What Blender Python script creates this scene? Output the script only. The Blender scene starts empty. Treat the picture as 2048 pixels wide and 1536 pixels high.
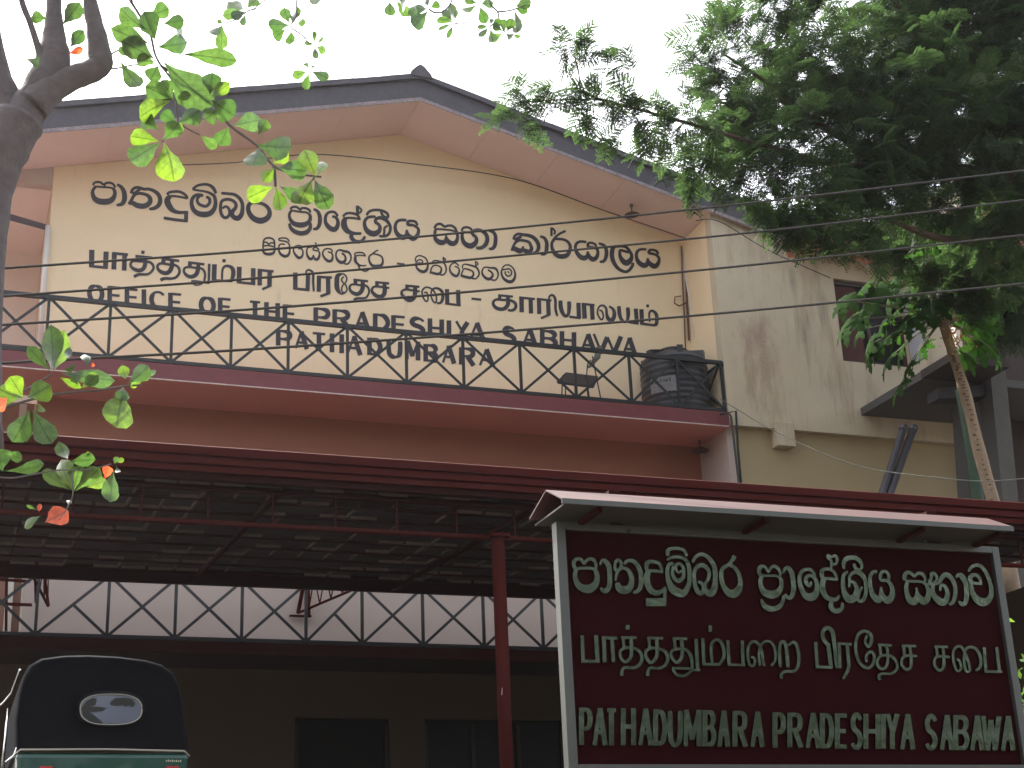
import bpy, bmesh, math, random
import numpy as np
from mathutils import Vector, Matrix
random.seed(7); rng = np.random.default_rng(7)
scene = bpy.context.scene

# ------------------------------------------------------------------ camera, sky, sun, exposure
EYE = Vector((0, 0, 1.6))
FPX = 3091.8                                    # focal length in pixels of a 2048 px wide frame
A_, B_, C_ = -0.35678719, -0.3621841, -0.04338972
def _r(ax, t):
    c, s = math.cos(t), math.sin(t)
    return {'x': np.array([[1,0,0],[0,c,-s],[0,s,c]]), 'y': np.array([[c,0,s],[0,1,0],[-s,0,c]]),
            'z': np.array([[c,-s,0],[s,c,0],[0,0,1]])}[ax]
RC = _r('z', C_) @ _r('x', A_) @ _r('y', B_) @ np.array([[1,0,0],[0,0,-1],[0,1,0.]])
cam = bpy.data.cameras.new('camera'); camo = bpy.data.objects.new('camera', cam)
scene.collection.objects.link(camo); scene.camera = camo
cam.sensor_width = 36; cam.lens = FPX / 2048 * 36; cam.clip_start = .05; cam.clip_end = 3000
M3 = Matrix([list(RC[0]), list(-RC[1]), list(-RC[2])]).transposed()
camo.matrix_world = Matrix.Translation(EYE) @ M3.to_4x4()

SUN_EL, SUN_AZ = math.radians(50), math.radians(-24)   # azimuth from +Y (behind the building) towards +X
sun_dir = Vector((math.sin(SUN_AZ)*math.cos(SUN_EL), math.cos(SUN_AZ)*math.cos(SUN_EL), math.sin(SUN_EL)))
world = bpy.data.worlds.new('World'); scene.world = world; world.use_nodes = True
nt = world.node_tree; nt.nodes.clear()
sky = nt.nodes.new('ShaderNodeTexSky'); sky.sky_type = 'NISHITA'; sky.sun_disc = False
sky.sun_elevation = SUN_EL; sky.sun_rotation = SUN_AZ
sky.air_density = 1.0; sky.dust_density = 6.0; sky.ozone_density = 1.0
bg = nt.nodes.new('ShaderNodeBackground'); bg.inputs[1].default_value = 0.15
hsv = nt.nodes.new('ShaderNodeHueSaturation'); hsv.inputs['Saturation'].default_value = .35
wo = nt.nodes.new('ShaderNodeOutputWorld')
nt.links.new(sky.outputs[0], hsv.inputs['Color']); nt.links.new(hsv.outputs[0], bg.inputs[0]); nt.links.new(bg.outputs[0], wo.inputs[0])
sl = bpy.data.lights.new('sun', 'SUN'); sl.energy = 3.2; sl.angle = math.radians(.6); sl.color = (1, .95, .86)
so = bpy.data.objects.new('sun', sl); scene.collection.objects.link(so)
so.rotation_euler = sun_dir.to_track_quat('Z', 'Y').to_euler(); so.location = (0, 0, 40)
vs = scene.view_settings; vs.view_transform = 'Standard'; vs.look = 'None'; vs.gamma = 1; vs.use_curve_mapping = False
vs.exposure = 2.0
scene.cycles.max_bounces = 8; scene.cycles.diffuse_bounces = 4; scene.cycles.transparent_max_bounces = 8

# ------------------------------------------------------------------ helpers
def ray(x, y):
    d = RC.T @ np.array([(x - 1024) / FPX, (y - 768) / FPX, 1.0]); return Vector(d)
def P(x, y, Y):                                 # where the sight line of a photo pixel meets the plane at depth Y
    d = ray(x, y); return EYE + d * (Y / d.y)
def PX(x, y, X):
    d = ray(x, y); return EYE + d * (X / d.x)
def zz(v): return v + 1.6                       # heights measured from the eye -> world

MATS = {}
def mat(name, col, rough=.7, metal=0, var=.12, scale=3.0, bump=0, bscale=60, spec=.5, dirt=None, dirtcol=(.05,.045,.035), stretch=None, trans=0, coat=0):
    if name in MATS: return MATS[name]
    m = bpy.data.materials.new(name); m.use_nodes = True; n = m.node_tree; b = n.nodes['Principled BSDF']
    b.inputs['Roughness'].default_value = rough; b.inputs['Metallic'].default_value = metal
    b.inputs['Specular IOR Level'].default_value = spec
    if coat: b.inputs['Coat Weight'].default_value = coat
    tc = n.nodes.new('ShaderNodeTexCoord')
    no = n.nodes.new('ShaderNodeTexNoise'); no.inputs['Scale'].default_value = scale; no.inputs['Detail'].default_value = 8; no.inputs['Roughness'].default_value = .65
    n.links.new(tc.outputs['Object'], no.inputs['Vector'])
    mx = n.nodes.new('ShaderNodeMix'); mx.data_type = 'RGBA'
    mx.inputs[6].default_value = (*[c*(1-var) for c in col], 1); mx.inputs[7].default_value = (*[min(1, c*(1+var)) for c in col], 1)
    n.links.new(no.outputs['Fac'], mx.inputs[0]); out = mx.outputs[2]
    if dirt:
        mp = n.nodes.new('ShaderNodeMapping'); mp.inputs['Scale'].default_value = stretch or (1, 1, .18)
        n.links.new(tc.outputs['Object'], mp.inputs['Vector'])
        n2 = n.nodes.new('ShaderNodeTexNoise'); n2.inputs['Scale'].default_value = 2.6; n2.inputs['Detail'].default_value = 10; n2.inputs['Roughness'].default_value = .7
        n.links.new(mp.outputs[0], n2.inputs['Vector'])
        cr = n.nodes.new('ShaderNodeMapRange'); cr.inputs[1].default_value = 1-dirt; cr.inputs[2].default_value = 1-dirt+.28
        n.links.new(n2.outputs['Fac'], cr.inputs[0])
        m2 = n.nodes.new('ShaderNodeMix'); m2.data_type = 'RGBA'; m2.inputs[7].default_value = (*dirtcol, 1)
        n.links.new(cr.outputs[0], m2.inputs[0]); n.links.new(out, m2.inputs[6]); out = m2.outputs[2]
    n.links.new(out, b.inputs['Base Color'])
    if bump:
        n3 = n.nodes.new('ShaderNodeTexNoise'); n3.inputs['Scale'].default_value = bscale; n3.inputs['Detail'].default_value = 6
        n.links.new(tc.outputs['Object'], n3.inputs['Vector'])
        bp = n.nodes.new('ShaderNodeBump'); bp.inputs['Strength'].default_value = bump; bp.inputs['Distance'].default_value = .02
        n.links.new(n3.outputs['Fac'], bp.inputs['Height']); n.links.new(bp.outputs[0], b.inputs['Normal'])
    MATS[name] = m; return m

def leafmat(name, col, tcol, veins=True, rough=.38, gloss=.5):
    m = bpy.data.materials.new(name); m.use_nodes = True; n = m.node_tree; b = n.nodes['Principled BSDF']
    outn = n.nodes['Material Output']
    oi = n.nodes.new('ShaderNodeObjectInfo'); geo = n.nodes.new('ShaderNodeNewGeometry')
    rnd = n.nodes.new('ShaderNodeMath'); rnd.operation = 'ADD'
    n.links.new(oi.outputs['Random'], rnd.inputs[0]); n.links.new(geo.outputs['Random Per Island'], rnd.inputs[1])
    fr = n.nodes.new('ShaderNodeMath'); fr.operation = 'FRACT'; n.links.new(rnd.outputs[0], fr.inputs[0])
    def ramp(c):
        mx = n.nodes.new('ShaderNodeMix'); mx.data_type = 'RGBA'
        mx.inputs[6].default_value = (c[0]*.7, c[1]*.75, c[2]*.7, 1); mx.inputs[7].default_value = (c[0]*1.35, c[1]*1.2, c[2]*1.1, 1)
        n.links.new(fr.outputs[0], mx.inputs[0]); return mx.outputs[2]
    c1, c2 = ramp(col), ramp(tcol)
    if veins:
        uv = n.nodes.new('ShaderNodeUVMap'); sx = n.nodes.new('ShaderNodeSeparateXYZ'); n.links.new(uv.outputs[0], sx.inputs[0])
        ab = n.nodes.new('ShaderNodeMath'); ab.operation = 'ABSOLUTE'; n.links.new(sx.outputs[0], ab.inputs[0])
        mr = n.nodes.new('ShaderNodeMapRange'); mr.inputs[1].default_value = .03; mr.inputs[2].default_value = .09; n.links.new(ab.outputs[0], mr.inputs[0])
        # side veins: sin(v*k - |u|*k2)
        s1 = n.nodes.new('ShaderNodeMath'); s1.operation = 'MULTIPLY'; s1.inputs[1].default_value = 52; n.links.new(sx.outputs[1], s1.inputs[0])
        s2 = n.nodes.new('ShaderNodeMath'); s2.operation = 'MULTIPLY_ADD'; s2.inputs[1].default_value = -14; n.links.new(ab.outputs[0], s2.inputs[0]); n.links.new(s1.outputs[0], s2.inputs[2])
        s3 = n.nodes.new('ShaderNodeMath'); s3.operation = 'SINE'; n.links.new(s2.outputs[0], s3.inputs[0])
        m3 = n.nodes.new('ShaderNodeMapRange'); m3.inputs[1].default_value = .8; m3.inputs[2].default_value = 1; m3.inputs[3].default_value = 1; m3.inputs[4].default_value = .72; n.links.new(s3.outputs[0], m3.inputs[0])
        m4 = n.nodes.new('ShaderNodeMapRange'); m4.inputs[3].default_value = .45; n.links.new(mr.outputs[0], m4.inputs[0])
        mu = n.nodes.new('ShaderNodeMath'); mu.operation = 'MULTIPLY'; n.links.new(m3.outputs[0], mu.inputs[0]); n.links.new(m4.outputs[0], mu.inputs[1])
        no = n.nodes.new('ShaderNodeTexNoise'); no.inputs['Scale'].default_value = 30; no.inputs['Detail'].default_value = 4
        tc = n.nodes.new('ShaderNodeTexCoord'); n.links.new(tc.outputs['Object'], no.inputs['Vector'])
        mn = n.nodes.new('ShaderNodeMapRange'); mn.inputs[1].default_value = .3; mn.inputs[2].default_value = .7; mn.inputs[3].default_value = .65; mn.inputs[4].default_value = 1.25; n.links.new(no.outputs['Fac'], mn.inputs[0])
        mv = n.nodes.new('ShaderNodeMath'); mv.operation = 'MULTIPLY'; n.links.new(mu.outputs[0], mv.inputs[0]); n.links.new(mn.outputs[0], mv.inputs[1])
        def dim(c):
            v = n.nodes.new('ShaderNodeVectorMath'); v.operation = 'SCALE'; n.links.new(c, v.inputs[0]); n.links.new(mv.outputs[0], v.inputs['Scale']); return v.outputs[0]
        c1, c2 = dim(c1), dim(c2)
    b.inputs['Roughness'].default_value = rough; b.inputs['Specular IOR Level'].default_value = gloss
    n.links.new(c1, b.inputs['Base Color'])
    tr = n.nodes.new('ShaderNodeBsdfTranslucent'); n.links.new(c2, tr.inputs[0])
    ad = n.nodes.new('ShaderNodeAddShader'); n.links.new(b.outputs[0], ad.inputs[0]); n.links.new(tr.outputs[0], ad.inputs[1])
    n.links.new(ad.outputs[0], outn.inputs[0])
    MATS[name] = m; return m

def tag(o, label=None, cat=None, group=None, kind=None):
    if label: o['label'] = label
    if cat: o['category'] = cat
    if group: o['group'] = group
    if kind: o['kind'] = kind
    return o
col = scene.collection
def thing(name, loc, label, cat, group=None):
    o = bpy.data.objects.new(name, None); o.location = loc; o.empty_display_size = .2; col.objects.link(o)
    return tag(o, label, cat, group)
class MB:
    def __init__(s): s.v = []; s.f = []; s.uv = None
    def quad(s, a, b, c, d): i = len(s.v); s.v += [tuple(a), tuple(b), tuple(c), tuple(d)]; s.f.append((i, i+1, i+2, i+3)); return s
    def tri(s, a, b, c): i = len(s.v); s.v += [tuple(a), tuple(b), tuple(c)]; s.f.append((i, i+1, i+2)); return s
    def hexa(s, p):                             # 8 corners, bottom ring then top ring
        i = len(s.v); s.v += [tuple(q) for q in p]
        s.f += [(i+3,i+2,i+1,i), (i+4,i+5,i+6,i+7)] + [(i+k, i+(k+1)%4, i+4+(k+1)%4, i+4+k) for k in range(4)]; return s
    def box(s, x0, x1, y0, y1, z0, z1): return s.hexa([(x0,y0,z0),(x1,y0,z0),(x1,y1,z0),(x0,y1,z0),(x0,y0,z1),(x1,y0,z1),(x1,y1,z1),(x0,y1,z1)])
    def prism(s, poly, y0, y1):                 # polygon in XZ extruded along Y
        i = len(s.v); n = len(poly); s.v += [(x, y0, z) for x, z in poly] + [(x, y1, z) for x, z in poly]
        s.f += [tuple(range(i, i+n)), tuple(range(i+2*n-1, i+n-1, -1))] + [(i+k, i+n+k, i+n+(k+1)%n, i+(k+1)%n) for k in range(n)]; return s
    def tube(s, pts, rad, n=8, cap=True):
        pts = [Vector(p) for p in pts]; rad = rad if isinstance(rad, (list, tuple)) else [rad]*len(pts); i0 = len(s.v)
        up = None
        for k, p in enumerate(pts):
            t = (pts[min(k+1, len(pts)-1)] - pts[max(k-1, 0)]).normalized()
            if up is None: up = t.orthogonal().normalized()
            up = (up - t*up.dot(t)).normalized(); w = t.cross(up)
            for j in range(n):
                a = 2*math.pi*j/n + math.pi/n; s.v.append(tuple(p + (up*math.cos(a) + w*math.sin(a))*rad[k]))
        for k in range(len(pts)-1):
            for j in range(n): a = i0+k*n+j; b = i0+k*n+(j+1)%n; s.f.append((a, b, b+n, a+n))
        if cap: s.f.append(tuple(i0+j for j in range(n-1, -1, -1))); s.f.append(tuple(i0+(len(pts)-1)*n+j for j in range(n)))
        return s
    def lathe(s, c, prof, n=24):                # (r, z) profile about a vertical axis
        i0 = len(s.v); c = Vector(c)
        for r, z in prof:
            for j in range(n): a = 2*math.pi*j/n; s.v.append((c.x+r*math.cos(a), c.y+r*math.sin(a), c.z+z))
        for k in range(len(prof)-1):
            for j in range(n): a = i0+k*n+j; b = i0+k*n+(j+1)%n; s.f.append((a, b, b+n, a+n))
        s.f.append(tuple(i0+j for j in range(n-1, -1, -1))); s.f.append(tuple(i0+(len(prof)-1)*n+j for j in range(n))); return s
    def build(s, name, m, parent=None, smooth=False, bevel=0, org=None, **props):
        base = ROOT(parent) if parent else Vector((0, 0, 0)); root = Vector(org) if org is not None else base
        me = bpy.data.meshes.new(name); me.from_pydata([(x-root[0], y-root[1], z-root[2]) for x, y, z in s.v], [], s.f); me.update()
        if s.uv: 
            l = me.uv_layers.new(name='UVMap')
            for k, lp in enumerate(me.loops): l.data[k].uv = s.uv[lp.vertex_index]
        return place(name, me, m, parent, smooth, bevel, root - base, **props)
def ROOT(o):
    r = Vector((0, 0, 0))
    while o is not None: r = r + o.location; o = o.parent
    return r
def place(name, me, m, parent=None, smooth=False, bevel=0, loc=None, **props):
    if m and not me.materials: me.materials.append(m)
    o = bpy.data.objects.new(name, me); col.objects.link(o); o.parent = parent
    if loc is not None: o.location = loc
    if smooth: me.shade_smooth()
    if bevel:
        b = o.modifiers.new('bevel', 'BEVEL'); b.width = bevel; b.segments = 2; b.limit_method = 'ANGLE'
    for k, v in props.items(): o[k] = v
    return o
def bar(a, b, w, d=None):                       # square bar between two points
    a, b = Vector(a), Vector(b); d = d or w; t = (b-a).normalized(); u = Vector((0, 1, 0))
    if abs(t.dot(u)) > .95: u = Vector((1, 0, 0))
    s_ = t.cross(u).normalized(); u = s_.cross(t).normalized()
    return MB().hexa([q + s_*(i*w/2) + u*(j*d/2) for q in (a, b) for i, j in ((-1,-1),(1,-1),(1,1),(-1,1))])

# ------------------------------------------------------------------ materials
cream   = mat('cream_plaster', (.82, .665, .445), .85, var=.07, scale=1.3, bump=.12, bscale=45, dirt=.42, dirtcol=(.62,.50,.35), stretch=(1.6,1,.35))
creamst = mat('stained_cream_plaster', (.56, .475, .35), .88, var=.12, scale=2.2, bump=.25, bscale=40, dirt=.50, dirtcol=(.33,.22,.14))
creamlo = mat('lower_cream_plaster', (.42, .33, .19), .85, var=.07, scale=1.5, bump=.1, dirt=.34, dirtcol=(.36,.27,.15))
pinkw   = mat('pale_pink_plaster', (.50, .40, .35), .85, var=.06, scale=1.5, bump=.08)
palep   = mat('pale_pink_soffit', (.80, .65, .62), .75, var=.06, scale=2)
pinks   = mat('pink_soffit_paint', (.84, .36, .30), .75, var=.06, scale=2)
redband = mat('dark_red_band_paint', (.17, .035, .04), .6, var=.25, scale=6, dirt=.40, dirtcol=(.06,.03,.03), stretch=(1,1,1))
maroon  = mat('maroon_metal_paint', (.030, .006, .005), .75, var=.2, scale=5, spec=.08)
maroonl = mat('red_oxide_paint', (.055, .008, .006), .75, var=.3, scale=4, spec=.08)
roofd   = mat('weathered_grey_fascia', (.075, .070, .085), .8, var=.35, scale=9, bump=.2)
bargew  = mat('brown_grey_fascia', (.10, .075, .075), .8, var=.3, scale=9)
iron    = mat('black_iron', (.010, .012, .013), .5, var=.3, scale=12)
ironlow = mat('black_iron_indoor', (.012, .012, .014), .5, var=.3, scale=12)
letterk = mat('charcoal_letter_paint', (.035, .032, .042), .7, var=.5, scale=10)
board   = mat('maroon_sign_panel', (.022, .003, .0045), .8, var=.12, scale=3, spec=.03)
alu     = mat('aluminium_frame', (.10, .104, .097), .45, metal=.6, var=.1, scale=8)
tilem   = mat('roof_tile_clay', (.04, .022, .02), .6, var=.5, scale=7)
dark    = mat('dark_doorway', (.010, .009, .009), .8)
glassm  = mat('dark_window_glass', (.008, .009, .010), .3, spec=.2)
concrete= mat('grey_concrete', (.085, .08, .072), .85, var=.2, scale=4, bump=.2, dirt=.42, dirtcol=(.08,.07,.06))
bark    = mat('grey_bark', (.13, .11, .115), .9, var=.5, scale=14, bump=.8, bscale=22)
barkb   = mat('brown_bark', (.06, .035, .022), .9, var=.5, scale=14, bump=.7)
pvc     = mat('grey_pvc', (.045, .042, .05), .4, var=.12)
wirem   = mat('weathered_wire', (.03, .026, .022), .55, var=.3, scale=20)
m_gold  = mat('mirror_metal_letters', (.085, .10, .070), .04, metal=1, var=.08, scale=30, bump=.5, bscale=8)
almond  = leafmat('almond_leaf', (.026, .044, .020), (.036, .080, .013))
almondy = leafmat('young_almond_leaf', (.045, .075, .015), (.066, .125, .009))
almondr = leafmat('red_almond_leaf', (.16, .035, .02), (.36, .06, .02))
fern    = leafmat('feathery_leaf', (.020, .032, .015), (.026, .052, .015), veins=False, rough=.75, gloss=.06)
papm    = leafmat('papaya_leaf', (.016, .040, .010), (.014, .042, .005), veins=False, rough=.9, gloss=.02)
shrubm  = leafmat('shrub_leaf', (.06, .14, .02), (.2, .4, .03), veins=False)

# ------------------------------------------------------------------ lettering: brush strokes (x,y,width in pixels of an enlarged crop)
Z10 = 10.24
def parse(txt, ox, oy, sc):
    out = []
    for st in txt.split(';'):
        st = st.strip()
        if not st: continue
        sharp = st[0] == '!'; st = st.lstrip('!'); pts = []; w = 30
        for t in st.split():
            v = [float(q) for q in t.split(',')]
            if len(v) > 2: w = v[2]
            pts.append((ox + v[0]/sc, oy + v[1]/sc, w/sc))
        out.append((sharp, pts))
    return out
def smooth_path(pts, sharp):
    if sharp or len(pts) < 3: return pts
    q = [pts[0]] + pts + [pts[-1]]; out = []
    for i in range(1, len(q)-2):
        for k in range(4):
            t = k/4; a, b, c, d = (np.array(q[i-1+j]) for j in range(4))
            out.append(tuple(.5*((2*b)+(c-a)*t+(2*a-5*b+4*c-d)*t*t+(3*b-a-3*c+d)*t**3)))
    return out + [pts[-1]]
def ribbon(mb, pts, sharp, Y, dep, k, roundcap=True):
    pts = smooth_path(pts, sharp); n = len(pts)
    L, Rr = [], []
    for i, (x, y, w) in enumerate(pts):
        a = np.array(pts[max(i-1, 0)][:2]); b = np.array(pts[min(i+1, n-1)][:2]); c = np.array([x, y])
        if sharp and 0 < i < n-1:
            d1 = (c-a)/np.linalg.norm(c-a); d2 = (b-c)/np.linalg.norm(b-c)
            t = d1+d2; t = t/(np.linalg.norm(t)+1e-9); m = 1/max(.5, np.dot(t, d1))
        else: t = b-a; t = t/(np.linalg.norm(t)+1e-9); m = 1
        nn = np.array([-t[1], t[0]])*w/2*m
        if roundcap and not sharp and i in (0, n-1): c = c + (t if i else -t)*w*.12; nn = nn*.75
        L.append(c+nn); Rr.append(c-nn)
    def W(p, f): q = P(p[0], p[1], Y); return (q.x, q.y - f, q.z)
    for i in range(n-1):
        f0 = dep + k*.0011 + .0009*i/n; f1 = dep + k*.0011 + .0009*(i+1)/n
        mb.quad(W(L[i], f0), W(L[i+1], f1), W(Rr[i+1], f1), W(Rr[i], f0))
        if dep > .01:                            # solid letters: the sides go back to the panel
            mb.quad(W(L[i+1], f1), W(L[i], f0), W(L[i], 0.001), W(L[i+1], .001))
            mb.quad(W(Rr[i], f0), W(Rr[i+1], f1), W(Rr[i+1], .001), W(Rr[i], .001))
    if dep > .01:
        for j, f in ((0, dep+k*.0011), (n-1, dep+k*.0011+.0009)): mb.quad(W(L[j], f), W(Rr[j], f), W(Rr[j], .001), W(L[j], .001))

# straight-stroke capitals, v up; widths: T thick stem, t thin
CAPS = {
 'A': ['!0,0,t .5,1,t', '!.5,1,T 1,0,T', '!.2,.33,t .8,.33,t'],
 'B': ['!0,0,T 0,1,T', '0,1,t .4,1,t .75,.97,T .93,.78,T .72,.57,t .4,.53,t 0,.53,t', '0,.53,t .45,.53,t .8,.48,T 1,.26,T .8,.03,T .45,0,t 0,0,t'],
 'C': ['1,.86,t .72,1,t .3,.98,t .03,.72,T .0,.4,T .22,.08,T .6,0,t 1,.1,t'],
 'D': ['!0,0,T 0,1,T', '0,1,t .35,1,t .75,.93,T 1,.6,T .95,.3,T .7,.05,T .35,0,t 0,0,t'],
 'E': ['!0,0,T 0,1,T', '!0,1,t 1,1,t', '!0,.5,t .92,.5,t', '!0,0,t 1,0,t'],
 'F': ['!0,0,T 0,1,T', '!0,1,t 1,1,t', '!0,.5,t .9,.5,t'],
 'H': ['!0,0,T 0,1,T', '!1,0,T 1,1,T', '!0,.5,t 1,.5,t'],
 'I': ['!.5,0,T .5,1,T'],
 'M': ['!0,0,t 0,1,t', '!0,1,T .5,.15,T', '!.5,.15,t 1,1,t', '!1,1,T 1,0,T'],
 'O': ['.5,1,t .15,.88,T 0,.5,T .15,.12,T .5,0,t .85,.12,T 1,.5,T .85,.88,T .5,1,t'],
 'P': ['!0,0,T 0,1,T', '0,1,t .45,1,t .85,.94,T 1,.72,T .82,.48,T .45,.43,t 0,.43,t'],
 'R': ['!0,0,T 0,1,T', '0,1,t .45,1,t .82,.95,T .95,.75,T .8,.54,T .45,.5,t 0,.5,t', '!.5,.48,T 1,0,T'],
 'S': ['.98,.86,t .7,1,t .3,.98,T .06,.78,T .25,.57,T .7,.46,T .97,.25,T .75,.03,T .35,0,t 0,.12,t'],
 'T': ['!.5,0,T .5,1,T', '!0,1,t 1,1,t'],
 'U': ['0,1,T 0,.5,T .08,.15,T .35,0,T .65,0,t .92,.15,T 1,.5,T 1,1,T'],
 'W': ['!0,1,t .27,0,t', '!.27,0,T .5,.95,T', '!.5,.95,t .75,0,t', '!.75,0,T 1,1,T'],
 'Y': ['!.5,.48,T .5,0,T', '!0,1,t .5,.48,t', '!1,1,T .5,.48,T'],
}
def capital(ch, x0, y0, x1, y1, slope, T, t, lean=0):
    """outer box: x0..x1, top y0 at the left edge, bottom y1 at the right edge (photo pixels)"""
    h = (y1 - y0) - slope*(x1 - x0); out = []
    for s in CAPS[ch]:
        sharp = s[0] == '!'; pts = []
        for q in s.lstrip('!').split():
            u, v, w = q.split(','); u, v = float(u), float(v); w = T if w == 'T' else t
            mx = (T if ch not in 'AWY' else T)/2
            my = 0 if (sharp and abs(v - round(v)) < 1e-6 and not (ch in 'EFTBDP' and w == t)) else t/2
            if not sharp: my = t/2
            X = x0 + mx + u*(x1-x0-2*mx); 
            Yv = y0 + slope*(X-x0) + h - (my + v*(h-2*my)) + 0
            pts.append((X + lean*(v-.5), Yv, w))
        out.append((sharp, pts))
    return out
def make_glyph(strokes, Y, dep, name, m, parent, fat=1.10):
    mb = MB(); strokes = [(a, [(x, y, w*fat) for x, y, w in b]) for a, b in strokes]
    for k, (sh, pts) in enumerate(strokes): ribbon(mb, pts, sh, Y, dep, k)
    c = np.array(mb.v); org = Vector(c.mean(0))
    return mb.build(name, m, parent, org=org)

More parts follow.
